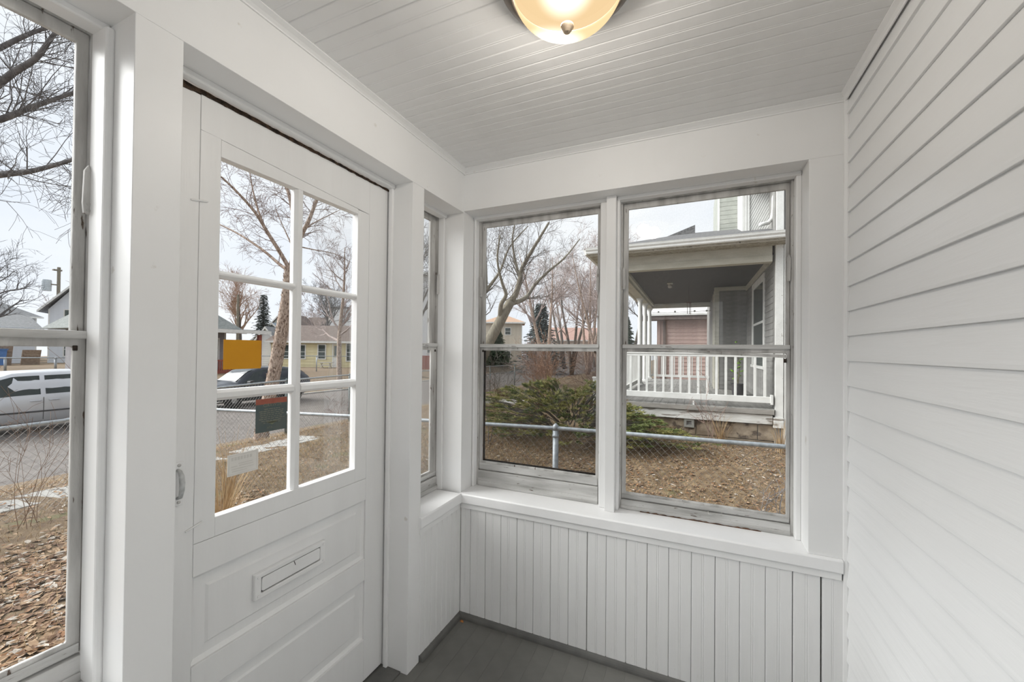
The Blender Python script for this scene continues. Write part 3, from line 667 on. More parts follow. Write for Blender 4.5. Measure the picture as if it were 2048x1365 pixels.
# window in the porch wall
wn = MB(); x0 = XW-.03
wn.box(x0, XW, 7.50, 7.62, 1.16, 2.90).box(x0, XW, 9.13, 9.25, 1.16, 2.90).box(x0, XW, 7.50, 9.25, 2.90, 3.04).box(x0-.02, XW, 7.45, 9.3, 1.10, 1.16)
wn = wn.build('window_casing', NW, nh, .004)
MB().box(x0+.01, XW, 7.62, 9.13, 2.05, 2.10).box(x0+.012, XW, 7.62, 7.67, 1.16, 2.9).box(x0+.012, XW, 9.08, 9.13, 1.16, 2.9).build('sash', NW, wn)
MB().box(XW-.016, XW-.006, 7.62, 9.13, 1.16, 2.90).build('pane', mat('dark_reflecting_glass', (.05, .065, .06), (.10, .12, .11), 2, .06), wn)
# upper storey
for i in range(13):
    nb('siding_course', NGRN, 1.68, 2.02, 8.0-.012, 8.05, 3.95+i*.095, 4.04+i*.095, bevel=.001)
nb('dormer_core', NGRN, 1.66, 2.0, 8.05, 10.5, 3.9, 5.4, bevel=0)
nb('dormer_edge', NW, 1.64, 1.68, 7.98, 8.02, 3.95, 5.3)
nb('upper_core', NW, 2.02, 2.62, 7.2, 10.5, 3.6, 5.5, bevel=0)
for x in (2.02, 2.065, 2.11): nb('upper_casing', NW, x, x+.040, 7.12-.01*(x > 2.05), 7.2, 3.6, 5.4)
random.seed(3)
px0, px1, pz0, pz1 = 2.155, 2.56, 3.62, 4.75                # diagonal boards of the little gable panel, clipped to its frame
def diag(c):
    pts = []
    for (x, z) in ((px0, px0*2.05+c), (px1, px1*2.05+c)): pts.append((x, z))
    (xa, za), (xb, zb) = pts; wd = .070
    poly = [(xa, za), (xb, zb), (xb, zb+wd), (xa, za+wd)]
    def clip(poly, f):
        out = []
        for i in range(len(poly)):
            a, b = poly[i], poly[(i+1) % len(poly)]; fa, fb_ = f(a), f(b)
            if fa >= 0: out.append(a)
            if fa*fb_ < 0: t_ = fa/(fa-fb_); out.append((a[0]+(b[0]-a[0])*t_, a[1]+(b[1]-a[1])*t_))
        return out
    poly = clip(clip(poly, lambda p: p[1]-pz0) or [(0, 0)], lambda p: pz1-p[1])
    return poly if len(poly) > 2 else None
for i in range(30):
    p = diag(pz0-px1*2.05+i*.085)
    if p: MB().prism(p, 7.13, 7.17, 'xz').build('diagonal_board', NW, nh)
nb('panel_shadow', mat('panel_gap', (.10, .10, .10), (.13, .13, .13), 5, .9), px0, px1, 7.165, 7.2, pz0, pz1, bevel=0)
nb('upper_eave', NGRN, 2.10, 2.62, 6.75, 7.3, 4.60, 4.66)
nb('upper_corner_board', NW, 2.49, 2.60, Y0-.02, Y0+.06, 3.46, 5.5)
ds = MB().tube([(2.60, 6.72, 4.62), (2.585, 6.72, 4.52), (2.52, 6.74, 4.38), (2.49, 6.76, 4.25), (2.49, 6.78, 4.02), (2.465, 6.8, 3.90), (2.40, 6.78, 3.82), (2.33, 6.72, 3.80), (2.26, 6.68, 3.775)], .036, 8).build('downspout', NW, nh, smooth=True)
# ------------------------------------------------------------------ things on the neighbouring porch
pt_ = thing('potted_plant', 'leggy green potted plant against the taupe porch wall next door', 'plant', (2.12, 8.9, FZ+.012))
MB().lathe([(.001, 0), (.11, 0), (.14, .24), (.15, .25), (.15, .27), (.13, .27), (.12, .22), (.001, .22)], k=20).build('pot', mat('dark_pot', (.04, .04, .045), (.08, .07, .07), 8, .6), pt_)
PLG = mat('bright_leaf', (.13, .26, .03), (.24, .42, .06), 6, .5); random.seed(8)
MB().tube([(0, 0, .2), (.03, -.02, .6), (.01, .03, .95), (.05, .0, 1.2)], [.014, .01, .008, .005], 6).tube([(0, 0, .3), (-.06, .03, .6), (-.1, 0, .85)], [.01, .008, .005], 6).build('stem', mat('plant_stem', (.10, .09, .05), (.16, .14, .08), 8, .8), pt_)
for i in range(16):
    a = U(0, 2*PI); h = U(.35, 1.25); L_ = U(.12, .24); d = Vector((math.cos(a), math.sin(a), U(-.2, .6))).normalized(); s_ = d.cross(Vector((0, 0, 1))).normalized(); c0 = Vector((U(-.05, .05), U(-.05, .05), h))
    P = [c0, c0+d*L_*.4+s_*L_*.25, c0+d*L_, c0+d*L_*.4-s_*L_*.25]; P.append((P[0]+P[2])/2+Vector((0, 0, .03)))
    MB().add(P, [(0, 1, 4), (1, 2, 4), (2, 3, 4), (3, 0, 4)]).build('leaf', PLG, pt_)
wc = thing('wind_chime', 'dark wind chime hanging from the neighbouring porch ceiling', 'wind chime', (1.06, 9.6, 2.42))
MB().tube([(0, 0, .32), (0, 0, .78)], .003, 4).build('cord', DARK, wc)
MB().box(-.055, .055, -.055, .055, .29, .32).build('top_plate', mat('chime_rust', (.10, .05, .035), (.16, .08, .05), 9, .6), wc)
for i in range(5): MB().tube([(.045*math.cos(i*1.257), .045*math.sin(i*1.257), .01*i), (.045*math.cos(i*1.257), .045*math.sin(i*1.257), .29)], .008, 6).build('tube', MATS['chime_rust'], wc)
pl_ = thing('porch_light', 'small round ceiling light on the dark neighbouring porch ceiling', 'lamp', (.62, 9.2, 3.2))
MB().lathe([(.001, 0), (.07, 0), (.07, -.025), (.045, -.04)], k=20).build('base', NCREAM, pl_); MB().lathe([(.045, -.04), (.06, -.08), (.05, -.12), (.001, -.135)], k=20).build('globe', mat('globe_glass', (.45, .42, .38), (.5, .47, .43), 5, .2), pl_)
lt = thing('light_string', 'string of small white bulbs across the far end of the neighbouring porch', 'light string', (-.2, 13.7, 2.86))
MB().tube([(0, 0, 0), (.6, 0, -.015), (1.2, 0, 0), (1.95, 0, .02)], .008, 5).build('cable', mat('cable_rust', (.16, .07, .05), (.2, .09, .07), 8, .7), lt)
for x in (.22, .78, 1.42, 1.8): MB().lathe([(.001, .06), (.03, .05), (.035, .02), (.02, -.01), (.001, -.015)], x, 0, 10).build('bulb', mat('bulb_white', (.7, .7, .68), (.75, .75, .73), 5, .3), lt)
# pink neighbour beyond
PK = mat('pink_siding', (.44, .31, .27), (.52, .38, .33), 4, .8, rnd=.05)
ph = thing('pink_house', 'pinkish tan lap-sided house beyond the neighbouring porch', 'house', (-.6, 21.5, -.3))
pc = MB().prism([(0, 0), (-.03, 0), (-.005, .21), (0, .21)], .45, 4.6, 'yz').mesh('siding_board', PK)
for i in range(16):
    o = link('siding_board', pc, ph); o.location = (0, 0, .2+i*.2)
bx('wall', PK, ph, 0, 4.6, .0, 6, 0, 3.7, bevel=0); bx('corner_board', mat('pink_trim', (.40, .29, .25), (.46, .33, .29), 6, .8), ph, 0, .16, -.05, .1, 0, 3.5, bevel=0)
bx('downpipe', mat('brown_trim', (.13, .10, .085), (.18, .14, .12), 8, .8), ph, .32, .46, -.12, 0, 0, 3.4, bevel=0)
bx('eave', MATS['brown_trim'], ph, -.8, 4.6, -.6, .4, 3.45, 3.75, bevel=0)
MB().add([(-.9, -.7, 3.75), (4.6, -.7, 3.75), (4.6, 3, 5.2), (-.9, 3, 5.2), (-.9, -.7, 3.65), (4.6, -.7, 3.65)], [(0, 1, 2, 3), (0, 4, 5, 1)]).build('roof', NW, ph)
# ------------------------------------------------------------------ vegetation
def bez(pts, n):
    """resample a polyline smoothly (Catmull-Rom)"""
    P = [Vector(p) for p in pts]; P = [P[0]*2-P[1]]+P+[P[-1]*2-P[-2]]; out = []
    for i in range(1, len(P)-2):
        for k_ in range(n):
            t = k_/n; a, b, c, d = P[i-1:i+3]
            out.append(.5*((2*b)+(c-a)*t+(2*a-5*b+4*c-d)*t*t+(3*b-a-3*c+d)*t**3))
    return out+[P[-2]]
def grow(mb, p, d, L_, r, lev, o):
    n = 4 if lev > 0 else 3; pts = [p]; rad = [r]; q = p.copy(); dd = d.copy()
    for i in range(n):
        dd = (dd+Vector((random.gauss(0, 1), random.gauss(0, 1), random.gauss(0, 1)))*o['wob']+Vector((0, 0, o['up'] if lev > 0 else o['droop']))).normalized()
        q = q+dd*(L_/n); pts.append(q); rad.append(max(r*(1-.75*(i+1)/n), o['rmin']))
    mb.tube(pts, rad, 5 if r > .03 else 3, cap=False)
    if lev <= 0: return
    for c in range(o['kids'][lev-1]):
        t = U(.2, 1)*n; i = min(int(t), n-1); b = pts[i].lerp(pts[i+1], t-i); base = (pts[i+1]-pts[i]).normalized()
        ax = base.orthogonal().normalized(); ax = Matrix.Rotation(U(0, 2*PI), 3, base) @ ax
        nd = Matrix.Rotation(U(*o['ang']), 3, ax) @ base
        grow(mb, b, nd, L_*U(*o['ratio']), max(rad[i]*.6, o['rmin']), lev-1, o)
OPT = dict(wob=.13, up=.05, droop=-.05, kids=[5, 5, 6], ang=(.45, 1.0), ratio=(.42, .68), rmin=.003)
BARK = mat('grey_brown_bark', (.085, .072, .06), (.17, .145, .12), 14, .95, .8, 40, stretch=(1, 1, .3))
BARKD = mat('dark_bark', (.075, .07, .072), (.15, .14, .138), 14, .95, .6, 40, stretch=(1, 1, .3))
BIRCH = mat('peeling_birch_bark', (.22, .15, .11), (.48, .38, .31), 26, .95, 1.0, 40, stretch=(1, 1, .45), spots=((.12, .075, .05), 24, .57))
TWIGB = mat('brown_twig', (.16, .105, .085), (.25, .17, .14), 9, .95)
TWIGP = mat('pinkish_twig', (.29, .23, .21), (.43, .355, .325), 5, .95)
OLIVEB = mat('olive_bark', (.15, .13, .10), (.25, .225, .17), 14, .95, .6, 40, stretch=(1, 1, .3))
def limb_tree(name, label, limbs, mtrunk, mtwig, seed, o, twl, twn, group=None, lev=2, skip=0):
    """limbs: list of (points, r0, r1). Every limb is a smooth tube of the trunk part, twigs go into one crown part"""
    random.seed(seed); b0 = limbs[0][0][0]; t = thing(name, label, 'tree', (b0[0], b0[1], b0[2]), 0, group); O = Vector(b0)
    cr = MB()
    for li, (pts, ra, rb) in enumerate(limbs):
        P = [p-O for p in bez(pts, 4)]; n = len(P); R = [ra+(rb-ra)*i/(n-1) for i in range(n)]
        if li == 0: R = [r*(1+.25*max(0, 1-i/3)) for i, r in enumerate(R)]
        MB().tube(P, R, 9 if ra > .06 else 6).build('trunk' if li == 0 else 'limb', mtrunk, t, smooth=True)
        if li < skip: continue
        for _ in range(int(twn*max(.4, n/12))):
            f_ = U(.15, 1)*(n-1); i = min(int(f_), n-2); b = P[i].lerp(P[i+1], f_-i); base = (P[i+1]-P[i]).normalized()
            ax = Matrix.Rotation(U(0, 2*PI), 3, base) @ base.orthogonal().normalized(); nd = Matrix.Rotation(U(*o['ang']), 3, ax) @ base
            grow(cr, b, nd, twl*U(.5, 1.2), max(R[i]*.22, o['rmin']), lev, o)
    tag(cr.build('twigs', mtwig, t, fast=True), kind='stuff')
    return t
def wild_tree(name, label, loc, h, spread, mtrunk, mtwig, seed, o, r0=.18, stems=1, nl=9, lev=3, group=None, fork=.35):
    random.seed(seed); t = thing(name, label, 'tree', loc, 0, group); cr = MB()
    for s in range(stems):
        a0 = U(0, 2*PI); ln = (0.04 if stems == 1 else .22)
        top = Vector((math.cos(a0)*h*ln, math.sin(a0)*h*ln, h*.92)); P = bez([(0, 0, -.1), top*.35+Vector((U(-.1, .1), U(-.1, .1), 0)), top*.7+Vector((U(-.2, .2), U(-.2, .2), 0)), top], 4)
        n = len(P); R = [r0*(1-.9*i/(n-1)) for i in range(n)]
        MB().tube(P, R, 8).build('trunk', mtrunk, t, smooth=True)
        for _ in range(nl):
            f_ = U(fork, 1)*(n-1); i = min(int(f_), n-2); b = P[i].lerp(P[i+1], f_-i); a = U(0, 2*PI); el = U(.5, 1.15)
            d = Vector((math.cos(a)*math.cos(el), math.sin(a)*math.cos(el), math.sin(el)))
            grow(cr, b, d, spread*U(.6, 1.05)*(1.15-.5*f_/(n-1)), max(R[i]*.6, o['rmin']), lev, o)
    tag(cr.build('twigs', mtwig, t, fast=True), kind='stuff')
    return t
# big boulevard tree whose limbs hang across the tall window
BA = [((-8.29, -.63, -.75), (-8.3, -.65, 1.36), (-8.3, -.67, 2.77), (-8.25, -.66, 3.63), (-8.2, -.65, 4.73), (-8.15, -.64, 6.2)),
      ((-8.3, -.68, 3.07), (-7.63, -.39, 3.63), (-6.42, 0, 4.57), (-5.84, .1, 4.75), (-5.56, .15, 4.96), (-5.23, .22, 5.22)),
      ((-8.3, -.68, 3.2), (-7.53, -.2, 4.07), (-6.84, .11, 4.28), (-6.59, .29, 4.47), (-6.24, .52, 4.69), (-5.93, .65, 4.81)),
      ((-8.3, -.67, 2.77), (-7.07, -.28, 3.34), (-6.21, -.04, 3.41), (-5.76, .08, 3.43), (-5.29, .22, 3.52), (-5.12, .29, 3.59)),
      ((-8.19, -.64, 3.63), (-7.76, -.16, 4.85), (-7.05, .15, 5.28), (-6.58, .35, 5.51), (-6.23, .51, 5.58))]
limb_tree('boulevard_tree', 'big bare dark-limbed tree on the verge whose branches spread above the silver minivan', [(BA[0], .24, .10), (BA[1], .055, .012), (BA[2], .06, .014), (BA[3], .05, .014), (BA[4], .05, .015)],
          BARKD, BARKD, 3, dict(OPT, rmin=.0017, kids=[5, 5, 6], wob=.16, droop=-.04), .85, 15, lev=2, skip=1)
# river birch
B = [((-9.07, 5.09, -1.0), (-9.02, 5.11, -.56), (-8.81, 5.19, .54), (-8.63, 5.26, 1.65), (-8.47, 5.32, 2.69), (-8.41, 5.34, 3.31), (-8.37, 5.35, 3.53)),
     ((-8.37, 5.35, 3.53), (-8.27, 5.39, 3.99), (-8.22, 5.41, 4.44), (-8.27, 5.38, 4.77), (-8.54, 5.48, 5.1), (-8.71, 5.51, 5.53), (-8.93, 5.52, 5.9), (-9.27, 5.58, 6.46)),
     ((-8.27, 5.39, 3.99), (-8.05, 5.38, 4.35), (-7.7, 5.31, 4.68), (-7.46, 5.3, 5.08), (-7.26, 5.28, 5.3), (-7.03, 5.27, 5.69)),
     ((-8.41, 5.34, 3.47), (-8.46, 5.09, 3.87), (-8.56, 4.82, 4.32), (-8.65, 4.56, 4.75), (-8.74, 4.19, 5.12), (-8.8, 3.83, 5.38), (-9.0, 3.52, 5.6)),
     ((-8.37, 5.35, 3.4), (-8.83, 5.37, 3.64), (-9.45, 5.3, 4.08), (-10.31, 5.24, 4.56), (-11.17, 5.19, 4.94), (-12.15, 4.97, 5.34)),
     ((-8.56, 4.82, 4.32), (-8.7, 4.76, 4.63), (-8.95, 4.75, 5.17), (-9.13, 4.77, 5.65), (-9.29, 4.8, 6.07)),
     ((-8.29, 5.38, 3.92), (-8.57, 5.36, 4.4), (-8.93, 5.42, 4.86), (-9.15, 5.43, 5.23)),
     ((-8.22, 5.41, 4.38), (-8.14, 5.77, 4.76), (-7.96, 6.18, 5.11), (-7.74, 6.49, 5.39)),
     ((-8.27, 5.39, 4.09), (-8.16, 5.88, 4.09), (-7.99, 6.39, 4.08), (-7.68, 6.86, 3.84))]
bt_ = limb_tree('birch_tree', 'bare river birch with peeling tan bark leaning beside the black car', [(B[0], .165, .135), (B[1], .085, .03), (B[2], .06, .02), (B[3], .055, .012), (B[4], .05, .012), (B[5], .032, .008), (B[6], .02, .006), (B[7], .024, .006), (B[8], .02, .006)],
          BIRCH, TWIGB, 5, dict(OPT, rmin=.0026, droop=-.16, up=-.01, kids=[5, 4, 5], wob=.17), .75, 10, lev=2, skip=1)
random.seed(12); fk = MB()                                    # curls of loose bark on the birch trunk
tp_ = [Vector(p)-Vector(B[0][0]) for p in bez(B[0], 4)]
for _ in range(700):
    f_ = U(.05, .99)*(len(tp_)-1); i = int(f_); c = tp_[i].lerp(tp_[i+1], f_-i); a = U(0, 2*PI); d = Vector((math.cos(a), math.sin(a), 0)); s_ = Vector((-d.y, d.x, 0)); r = .165-.03*f_/(len(tp_)-1)
    w_, h_ = U(.008, .026), U(.03, .09); o_1 = c+d*r; b = len(fk.v)
    fk.v += [tuple(o_1-s_*w_), tuple(o_1+s_*w_), tuple(o_1+s_*w_+d*U(.004, .024)+Vector((0, 0, h_))), tuple(o_1-s_*w_*.5+d*U(.004, .024)+Vector((0, 0, h_)))]; fk.f.append((b, b+1, b+2, b+3))
tag(fk.build('bark_flakes', mat('loose_bark', (.25, .17, .12), (.52, .42, .34), 9, .95), bt_, fast=True), kind='stuff')
# big tree by the street seen in the left pane of the double window
Wt = [((-9.6, 17.4, -1.1), (-9.51, 17.47, .36), (-9.19, 17.6, 1.32), (-8.89, 17.72, 2.0), (-8.45, 17.91, 2.88), (-8.16, 18.03, 3.51), (-7.86, 18.16, 4.11)),
      ((-7.86, 18.16, 4.11), (-7.59, 18.27, 4.6), (-7.42, 18.34, 5.28), (-7.35, 18.37, 5.83), (-6.7, 18.1, 6.66), (-6.09, 17.81, 7.32), (-5.57, 17.71, 8.01)),
      ((-7.96, 18.11, 3.97), (-7.57, 18.72, 4.19), (-7.3, 19.17, 4.51), (-7.03, 19.61, 5.18), (-6.48, 20.17, 5.96), (-5.65, 20.86, 6.9), (-4.96, 21.59, 8.1)),
      ((-8.4, 17.93, 3.1), (-8.18, 17.58, 3.87), (-7.86, 17.5, 4.38), (-7.97, 17.22, 5.0), (-8.02, 16.75, 6.09), (-7.73, 16.43, 7.26)),
      ((-7.42, 18.34, 5.28), (-7.83, 18.58, 6.46), (-8.05, 18.69, 7.62), (-8.0, 18.92, 8.66)),
      ((-9.4, 17.55, .9), (-9.95, 17.9, 3.24), (-9.68, 18.5, 4.73), (-9.83, 18.9, 5.91), (-10.2, 19.49, 7.44), (-10.44, 19.58, 9.0)),
      ((-9.68, 18.5, 4.73), (-9.37, 18.9, 5.36), (-9.04, 19.3, 6.15), (-8.8, 20.0, 7.61), (-8.04, 21.0, 9.06))]
limb_tree('street_tree', 'large bare olive-grey tree leaning right beside the street with a long side limb', [(Wt[0], .36, .25), (Wt[1], .18, .05), (Wt[2], .15, .03), (Wt[3], .14, .03), (Wt[4], .09, .03), (Wt[5], .2, .05), (Wt[6], .11, .03)],
          OLIVEB, BARK, 7, dict(OPT, rmin=.0045, kids=[4, 5, 5], up=.08, droop=.02, wob=.15), 1.9, 9, lev=2, skip=1)
# other trees
far = dict(OPT, rmin=.012, kids=[3, 4, 4], up=.12, droop=.04)
mid = dict(OPT, rmin=.0055, kids=[4, 4, 4], up=.14, droop=.06)
wild_tree('bare_tree', 'wide dark bare tree in front of the grey roofed white house across the street', (-55, 11.4, -.6), 8.8, 5.2, BARKD, BARKD, 21, dict(far, kids=[4, 5, 5], rmin=.008, up=.02), .4, 1, 15, group='bare trees across the street')
wild_tree('bare_tree', 'slender pink-barked tree in front of the yellow house', (-19.0, 16.9, -1.0), 9.5, 2.6, BIRCH, TWIGP, 22, mid, .17, 1, 15, fork=.3)
wild_tree('bare_tree', 'brownish leafy-twigged tree behind the blue-grey bungalow', (-55, 33.2, -.6), 10.5, 4.6, BARK, lit('rust_twig', (.30, .19, .13), (.46, .32, .23)), 23, dict(far, kids=[5, 5, 5], rmin=.009), .3, 1, 18)
wild_tree('bare_tree', 'dense dark twiggy tree behind the yellow house roof', (-41.5, 36.0, -.6), 10.0, 3.4, BARKD, lit('dark_needle_twig', (.09, .085, .08), (.15, .14, .13), ), 24, dict(far, kids=[5, 5, 5], rmin=.010), .25, 1, 18)
TW = [('tall birch with pale tan trunk beside the blue spruce', (-9.94, 30.39), 11.5, 3.2, BIRCH, TWIGP, 2, .2), ('dark multi-stemmed bare tree right of the pale birch', (-9.3, 35.6), 9.5, 3.6, BARK, TWIGP, 3, .2),
      ('pinkish many-stemmed birch by the far fence', (-7.2, 33.4), 10.5, 3.4, BIRCH, TWIGP, 4, .17), ('bare birch clump nearest the porch gutter', (-5.6, 31.0), 11, 3.4, BIRCH, TWIGP, 3, .15),
      ('hazy pink-grey bare tree far behind the birches', (-13.4, 47), 12.5, 4.6, BARK, TWIGP, 2, .25), ('hazy bare tree far behind the beige house', (-21.5, 58), 13, 5, BARK, TWIGP, 1, .3), ('thin bare tree far beyond the dark multi-stemmed one', (-11.2, 55), 13, 5, BARK, TWIGP, 2, .3),
      ('dark bare tree behind the porch columns', (-4.9, 41), 11, 4, BARK, BARK, 2, .22)]
for i, (lb, (x, y), h, sp, mt, mw, st, r0_) in enumerate(TW):
    wild_tree('bare_tree', lb, (x, y, -.7), h, sp, mt, mw, 30+i, dict(far, kids=[4, 5, 5], rmin=.003+.00009*y), r0_, st, 6 if st > 1 else 11, group='bare trees beyond the double window')
wild_tree('bare_tree', 'tall bare street tree behind the narrow side window', (-14.6-6, 27, -.8), 13, 4.6, BARK, BARK, 41, dict(far, rmin=.010), .3, 2, 14, group='bare trees across the street')
for i, (x, y, lb) in enumerate(((-70, 54.2, 'hazy bare tree on the skyline behind the white gabled house'), (-78, 65.5, 'hazy bare tree on the skyline right of the tall spruce'), (-50, 56, 'hazy bare tree behind the tall white building'), (-88, 30, 'hazy bare tree behind the utility pole'))):
    wild_tree('bare_tree', lb, (x, y, -.6), 10.5, 5, BARK, TWIGP, 50+i, dict(far, rmin=.018, kids=[3, 4, 4]), .3, 1, 11, group='bare trees on the skyline')
# conifers
def spruce(label, loc, h, r, mneedle, seed, n=520, group=None):
    random.seed(seed); t = thing('spruce', label, 'tree', loc, 0, group); mb = MB()
    MB().tube([(0, 0, -.1), (0, 0, h*.98)], [h*.022, .02], 7).build('trunk', BARK, t)
    for i in range(n):
        f_ = (i+U(0, 1))/n; z = h*(.06+.93*f_); rr__ = r*(1-f_)**1.05*U(.45, 1.15)+.05; a = i*2.399+U(-.3, .3); ca, sa = math.cos(a), math.sin(a)
        dz = -rr__*U(.10, .42); w_ = .10*r+.13*rr__; b = len(mb.v); lift = rr__*.14
        mb.v += [(0, 0, z), (ca*rr__*.55-sa*w_, sa*rr__*.55+ca*w_, z+dz*.6-.05), (ca*rr__, sa*rr__, z+dz+lift), (ca*rr__*.55+sa*w_, sa*rr__*.55-ca*w_, z+dz*.6-.05), (ca*rr__*.6, sa*rr__*.6, z+dz*.45+lift*.6)]
        mb.f += [(b, b+1, b+4), (b+1, b+2, b+4), (b+2, b+3, b+4), (b+3, b, b+4)]
        for q in range(3):
            g_ = U(.3, 1); x, y = ca*rr__*g_, sa*rr__*g_; a2 = a+U(-.9, .9); L2 = .16*r+.1*rr__; zz = z+dz*g_; b = len(mb.v)
            mb.v += [(x, y, zz), (x+math.cos(a2)*L2-math.sin(a2)*.05*r, y+math.sin(a2)*L2+math.cos(a2)*.05*r, zz-.10*L2), (x+math.cos(a2)*L2*1.3, y+math.sin(a2)*L2*1.3, zz-.35*L2), (x+math.cos(a2)*L2+math.sin(a2)*.05*r, y+math.sin(a2)*L2-math.cos(a2)*.05*r, zz-.1*L2)]
            mb.f.append((b, b+1, b+2, b+3))
    tag(mb.build('needles', mneedle, t, fast=True), kind='stuff'); return t
NB = lit('blue_needles', (.09, .12, .115), (.19, .23, .225)); NG = lit('green_needles', (.05, .085, .04), (.12, .17, .08)); ND = lit('dark_needles', (.10, .115, .105), (.20, .22, .20))
spruce('tall narrow spruce on the skyline behind the orange notice', (-52.1, 34.6, -.5), 9.3, 2.0, ND, 61, 340)
spruce('broad blue spruce beside the beige house', (-13.9, 39.6, -.7), 7.4, 2.7, NB, 62, 420)
spruce('dark evergreen behind the porch columns next door', (-2.9, 25.2, -.4), 4.2, 1.4, NG, 63, 600)
spruce('dark evergreen against the pink house corner', (-2.1, 20.2, -.4), 3.0, .85, NG, 64, 500)
spruce('small evergreen in front of the beige house', (-22.5, 46.5, -.6), 5.0, 2.2, NG, 65, 400)
# spreading juniper
jp = thing('juniper_shrub', 'wide spreading yellow-green juniper beside the neighbouring porch', 'shrub', (-.95, 5.55, gz(-.95, 5.55)))
random.seed(17); jm = [lit('juniper_green', (0.080, 0.112, 0.028), (0.168, 0.200, 0.056)), lit('juniper_yellow', (0.210, 0.210, 0.053), (0.345, 0.323, 0.112)), lit('juniper_brown', (.14, .09, .045), (.22, .15, .08))]
mb = MB(); idx = []; stm = MB()
for i in range(820):
    a = U(0, 2*PI); hh = U(0, 1)**.8; rf = math.sqrt(max(0, 1-hh**1.7))*U(.72, 1.05)+.10; bump_ = 1+.22*math.sin(3*a+1)*math.cos(5*hh)
    tip = Vector((math.cos(a)*1.80*rf*bump_, math.sin(a)*.78*rf, .10+.92*hh*(1+.12*math.sin(a*2+2))))
    if tip.x > .75: tip.z *= .80
    root = Vector((tip.x*.45+U(-.12, .12), tip.y*.45, tip.z*.62)); P = [root, root.lerp(tip, .5)+Vector((U(-.1, .1), U(-.08, .08), U(0, .08))), tip, tip+Vector((tip.x-root.x+U(-.5, .5), tip.y-root.y+U(-.3, .3), U(-.05, .12))).normalized()*.13]
    if i % 3 == 0: stm.tube(P[:3], [.014, .008, .004], 4, cap=False)
    mi = 1 if random.random() < .42+.3*(tip.z > .6) else 0
    if random.random() < .08: mi = 2
    for _ in range(80):
        f_ = U(.42, 1)**.7*2.6; k_ = min(int(f_), 2); c = P[k_].lerp(P[k_+1], min(f_-k_, 1)); dv = (P[k_+1]-P[k_]).normalized()
        nd = (dv+Vector((random.gauss(0, .5), random.gauss(0, .5), random.gauss(.05, .25)))).normalized(); sd = nd.cross(Vector((random.gauss(0, 1), random.gauss(0, 1), 1))).normalized(); l = U(.035, .085); w_ = U(.003, .0065)
        b = len(mb.v); e = c+nd*l; m_ = c+nd*l*.45; up_ = sd.cross(nd)*w_*.6
        mb.v += [tuple(c), tuple(m_+sd*w_), tuple(e), tuple(m_-sd*w_), tuple(m_+up_)]; mb.f += [(b, b+1, b+4), (b+1, b+2, b+4), (b+2, b+3, b+4), (b+3, b, b+4)]; idx += [mi if f_ > 1.35 else (2 if random.random() < .25 else 0)]*4
jo = mb.build('foliage', jm[0], jp, fast=True); [jo.data.materials.append(m_) for m_ in jm[1:]]; jo.data.polygons.foreach_set('material_index', idx); tag(jo, kind='stuff')
stm.build('branches', BARK, jp, fast=True)
# leafless shrubs and brambles
def shrub(label, x, y, h, n, m, seed, sp=.4, kids=(4, 4), rmin=.004, r0s=.009, group='leafless shrubs along the fences'):
    random.seed(seed); t = thing('bare_shrub', label, 'shrub', (x, y, gz(x, y)), 0, group); mb = MB(); o = dict(OPT, rmin=rmin, kids=list(kids)+[4], wob=.2, up=.08)
    for _ in range(n):
        a = U(0, 2*PI); l = U(.1, sp); grow(mb, Vector((U(-.12, .12), U(-.12, .12), 0)), Vector((math.cos(a)*l, math.sin(a)*l, 1)).normalized(), h*U(.5, 1), r0s, 2, o)
    tag(mb.build('stems', m, t, fast=True), kind='stuff')
shrub('thin dark saplings standing behind the juniper near the street', -4.6, 9.9, 1.7, 9, BARK, 71, .3)
shrub('rust-coloured twiggy bush beyond the juniper', -3.7, 12.0, 2.0, 14, lit('rust_bush', (.22, .12, .07), (.34, .20, .13)), 72, .45, (6, 6))
shrub('grey-brown twiggy bush near the low white post', -2.0, 12.6, 1.7, 18, TWIGB, 73, .7, (5, 5))
shrub('pinkish twiggy hedge along the far fence', -7.4, 21, 2.0, 26, TWIGP, 74, .9, (5, 5), .008)
shrub('tangle of bare brambles along the front fence', -5.9, 10.2, 1.3, 22, TWIGB, 75, .8, (5, 4))
shrub('red-berried bramble on the front fence', -8.3, 6.9, .9, 5, lit('red_bramble', (.13, .06, .045), (.2, .09, .07)), 76, .9, (4, 4), .003, .005)
shrub('vine stems climbing the front fence by the silver minivan', -5.7, .1, 1.25, 7, lit('vine_stem', (0.156, 0.090, 0.054), (0.216, 0.138, 0.090)), 77, .5, (3, 3), .0016, .004)
shrub('bare vine stems on the front fence below the tall window', -5.65, -.5, 1.0, 5, MATS['vine_stem'], 78, .5, (3, 3), .0016, .004)
shrub('sparse bare twigs on the side fence rail', 1.9, 2.75, .9, 4, BARKD, 79, 1.2, (2, 2), .003)
shrub('bare bramble against the peeling porch skirt', 1.55, 6.25, .9, 5, TWIGB, 80, .6, (3, 3), .003)
shrub('thin curved dark stems in front of the juniper', -2.35, 4.9, 1.15, 2, BARKD, 81, .35, (1, 1), .004)
